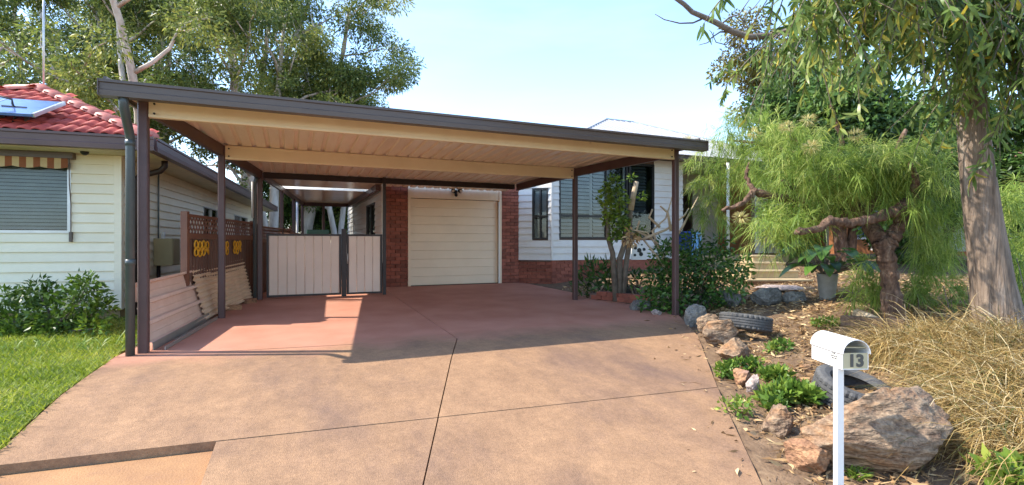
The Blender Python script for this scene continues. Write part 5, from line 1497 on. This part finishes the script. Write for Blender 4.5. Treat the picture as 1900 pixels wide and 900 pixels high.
# ------------------------------------------------------------------ background trees and the house across to the right
rng = np.random.default_rng(21)
def tb(x, Y): 
    p = at(x, 450, Y); p.z = .1; return p
gspec = [(20, 21, 11, 1, 3.8, 'gum tree at the far left edge above the tiled roof', .30), (95, 24, 14, 1, 4.2, 'tall gum behind the antenna mast', .34), (222, 17, 12, 2, 3.4, 'forked gum with two pale trunks rising behind the carport corner', .26),
         (320, 24, 14, 1, 4.2, 'leafy gum right of the forked pale trunks', .34), (268, 22, 12.5, 1, 3.8, 'bushy gum between the forked trunks and the leafy gum', .28), (445, 23, 14, 1, 3.6, 'gum with grey trunk behind the middle of the gutter', .30), (500, 22, 12, 1, 3.9, 'gum with brown trunk nearest the open sky', .30), (560, 25, 12.5, 1, 3.6, 'outermost gum whose crown reaches into the open sky', .30),
         (630, 24, 9.0, 1, 3.0, 'lowest gum crown at the right end of the gum row', .2), (662, 27, 8.2, 1, 2.4, 'small gum crown hanging just above the gutter against the sky', .16), (160, 31, 17, 1, 5.0, 'tall dark gum far behind the tiled roof', .4), (430, 32, 15, 1, 6.0, 'tall gum far behind the leafy gums', .4), (-60, 26, 15, 1, 4.5, 'gum crown entering at the top left corner', .34)]
for (x, Y, H, k, sp_, lb, r0) in gspec:
    gum_tree('gum_tree', tb(x, Y), H, max(k, 2) if Y < 28 else 1, sp_, lb, 'tree', 'gum trees behind the houses', m_barkp, l_gum, 265 if Y < 28 else 230, .18, .060, first=.25, nlimb=8, cr=.82, r0=r0*.8)
for (x_, Y_, lb_2) in ((600, 27, 'dark bushy tree left of the spreading tree beyond the patio'), (652, 26, 'dark bushy tree at the house end beyond the patio'), (525, 27, 'bushy tree behind the neighbour roof end')):
    gum_tree('bushy_tree', tb(x_, Y_), 4.6, 2, 2.0, lb_2, 'tree', 'trees beyond the patio', m_barkd, l_dark, 300, .17, .075, first=.22, nlimb=7, cr=.6, r0=.10)
gum_tree('spreading_tree', tb(628, 38), 6.5, 1, 5.0, 'dark spreading tree seen under the patio cover', 'tree', None, m_barkd, l_dark, 130, .30, .12, first=.35, nlimb=9, cr=1.1, r0=.3, flat=.5)
gum_tree('slim_tree', tb(545, 34), 11, 1, 3.2, 'slim trees trunk seen between the patio posts', 'tree', None, m_barkd, l_gum, 120, .28, .10, first=.3, nlimb=9, cr=1.1, r0=.25)
cl = [(600, 440, 30, 12), (620, 445, 30, 12), (640, 442, 30, 11), (585, 446, 30, 9), (655, 448, 30, 9)]
shrub('garden_bush', pxclumps(cl), 60, .2, .12, l_weed, 'bright lime bushes beyond the end of the patio', 'shrub', tb(620, 30), 5)
rng = np.random.default_rng(5)
gum_tree('olive_tree', tb(1425, 19), 7.6, 2, 2.0, 'olive brown tree rising behind the feathery tree', 'tree', None, m_barkd, l_olive, 520, .15, .06, first=.3, nlimb=9, cr=.75, r0=.18)
gum_tree('dense_tree', tb(1720, 14), 4.6, 3, 1.9, 'dense green tree just left of the gum trunk', 'tree', None, m_barkd, l_dark, 620, .13, .065, first=.3, nlimb=8, cr=.65, r0=.12)
gum_tree('dense_tree', tb(1570, 13), 4.5, 3, 2.1, 'dense dark green tree between the feathery tree and the gum trunk', 'tree', None, m_barkd, l_dark, 620, .13, .065, first=.35, nlimb=9, cr=.62, r0=.14)
gum_tree('far_tree', tb(1880, 26), 6.0, 1, 3.2, 'olive tree above the red roof at the right edge', 'tree', None, m_barkd, l_olive, 200, .22, .09, first=.3, nlimb=9, cr=1.0, r0=.2)
gum_tree('far_tree', tb(1690, 24), 5.2, 1, 3.0, 'dark tree above the red roof left of the gum trunk', 'tree', None, m_barkd, l_dark, 200, .2, .09, first=.3, nlimb=9, cr=1.0, r0=.2)
# house across the side boundary
r_a, r_b = at(1500, 450, 21.5), at(2060, 450, 16.5)
dv = r_b - r_a; dv.z = 0; ra = math.atan2(dv.y, dv.x); RL = dv.length
R4 = Matrix.Translation((r_a.x, r_a.y, 0)) @ Matrix.Rotation(ra, 4, 'Z')
rh = thing('orange_brick_house', (r_a + r_b) / 2, 'orange brick house with a low red tiled roof beyond the garden', 'house')
MB().box(0, RL, 0, 6, -.2, 3.6).build('wall', m_obrick, rh, M4=R4)
MB().box(-.4, RL + .4, -.5, -.42, 3.55, 3.82).build('fascia', m_mail, rh, M4=R4)
vs, fs = hip(-.4, RL + .4, -.45, 6.4, 3.72, .36)
MB().add(vs, fs).build('roof', m_rtile, rh, M4=R4)
for k in range(3):
    x = 1.5 + k*3.2
    w2 = MB().box(x, x+1.5, -.04, .0, 1.3, 2.9).build('window', m_mail, rh, M4=R4)
    MB().box(x+.07, x+1.43, -.05, -.042, 1.37, 2.83).build('pane', m_solar, w2, M4=R4)
# white car beyond the garden
cc_ = at(1775, 450, 15.0); ca = ra - .05
C4 = Matrix.Translation((cc_.x, cc_.y, Gf(cc_.x, cc_.y) - .02)) @ Matrix.Rotation(ca, 4, 'Z')
car = thing('parked_car', (cc_.x, cc_.y, 0), 'white parked hatchback half hidden behind the gum trunk', 'car')
sil = [(-2.0,.30),(-2.08,.55),(-2.02,.85),(-1.75,1.0),(-1.55,1.08),(-1.15,1.42),(-.6,1.53),(.2,1.53),(.75,1.40),(1.25,1.05),(1.85,.92),(2.05,.75),(2.08,.45),(2.0,.28)]
vs = [(x, -.82 + .10*max(0, z-.9)/.6, z) for x, z in sil] + [(x, .82 - .10*max(0, z-.9)/.6, z) for x, z in sil]; n_ = len(sil)
MB().add(vs, [tuple(range(n_)), tuple(range(2*n_-1, n_-1, -1))] + [(i, n_+i, n_+(i+1) % n_, (i+1) % n_) for i in range(n_)]).build('body', m_carw, car, M4=C4)
for s in (-1, 1):
    MB().add([(-1.4, s*.80, 1.08), (-.1, s*.80, 1.08), (-.1, s*.735, 1.46), (-.6, s*.735, 1.46), (-1.05, s*.745, 1.38)], [(0,1,2,3,4)]).build('side_window', m_black, car, M4=C4)
    MB().add([(-.04, s*.80, 1.08), (1.1, s*.80, 1.08), (.7, s*.755, 1.36), (.2, s*.735, 1.46), (-.04, s*.735, 1.46)], [(0,1,2,3,4)]).build('side_window', m_black, car, M4=C4)
    for x in (-1.3, 1.3):
        w2 = MB().tube([(x, s*.70, .31), (x, s*.84, .31)], .31, 20).build('wheel', m_rubber, car, M4=C4)
        MB().tube([(x, s*.842, .31), (x, s*.85, .31)], .2, 16).build('rim', m_slatd, w2, M4=C4)
    MB().box(-2.085, -2.0, s*.62-.12, s*.62+.12, .72, .86).build('tail_light', m_stripe_a, car, M4=C4)
    MB().box(2.02, 2.075, s*.60-.14, s*.60+.14, .66, .78).build('headlight', m_alu, car, M4=C4)
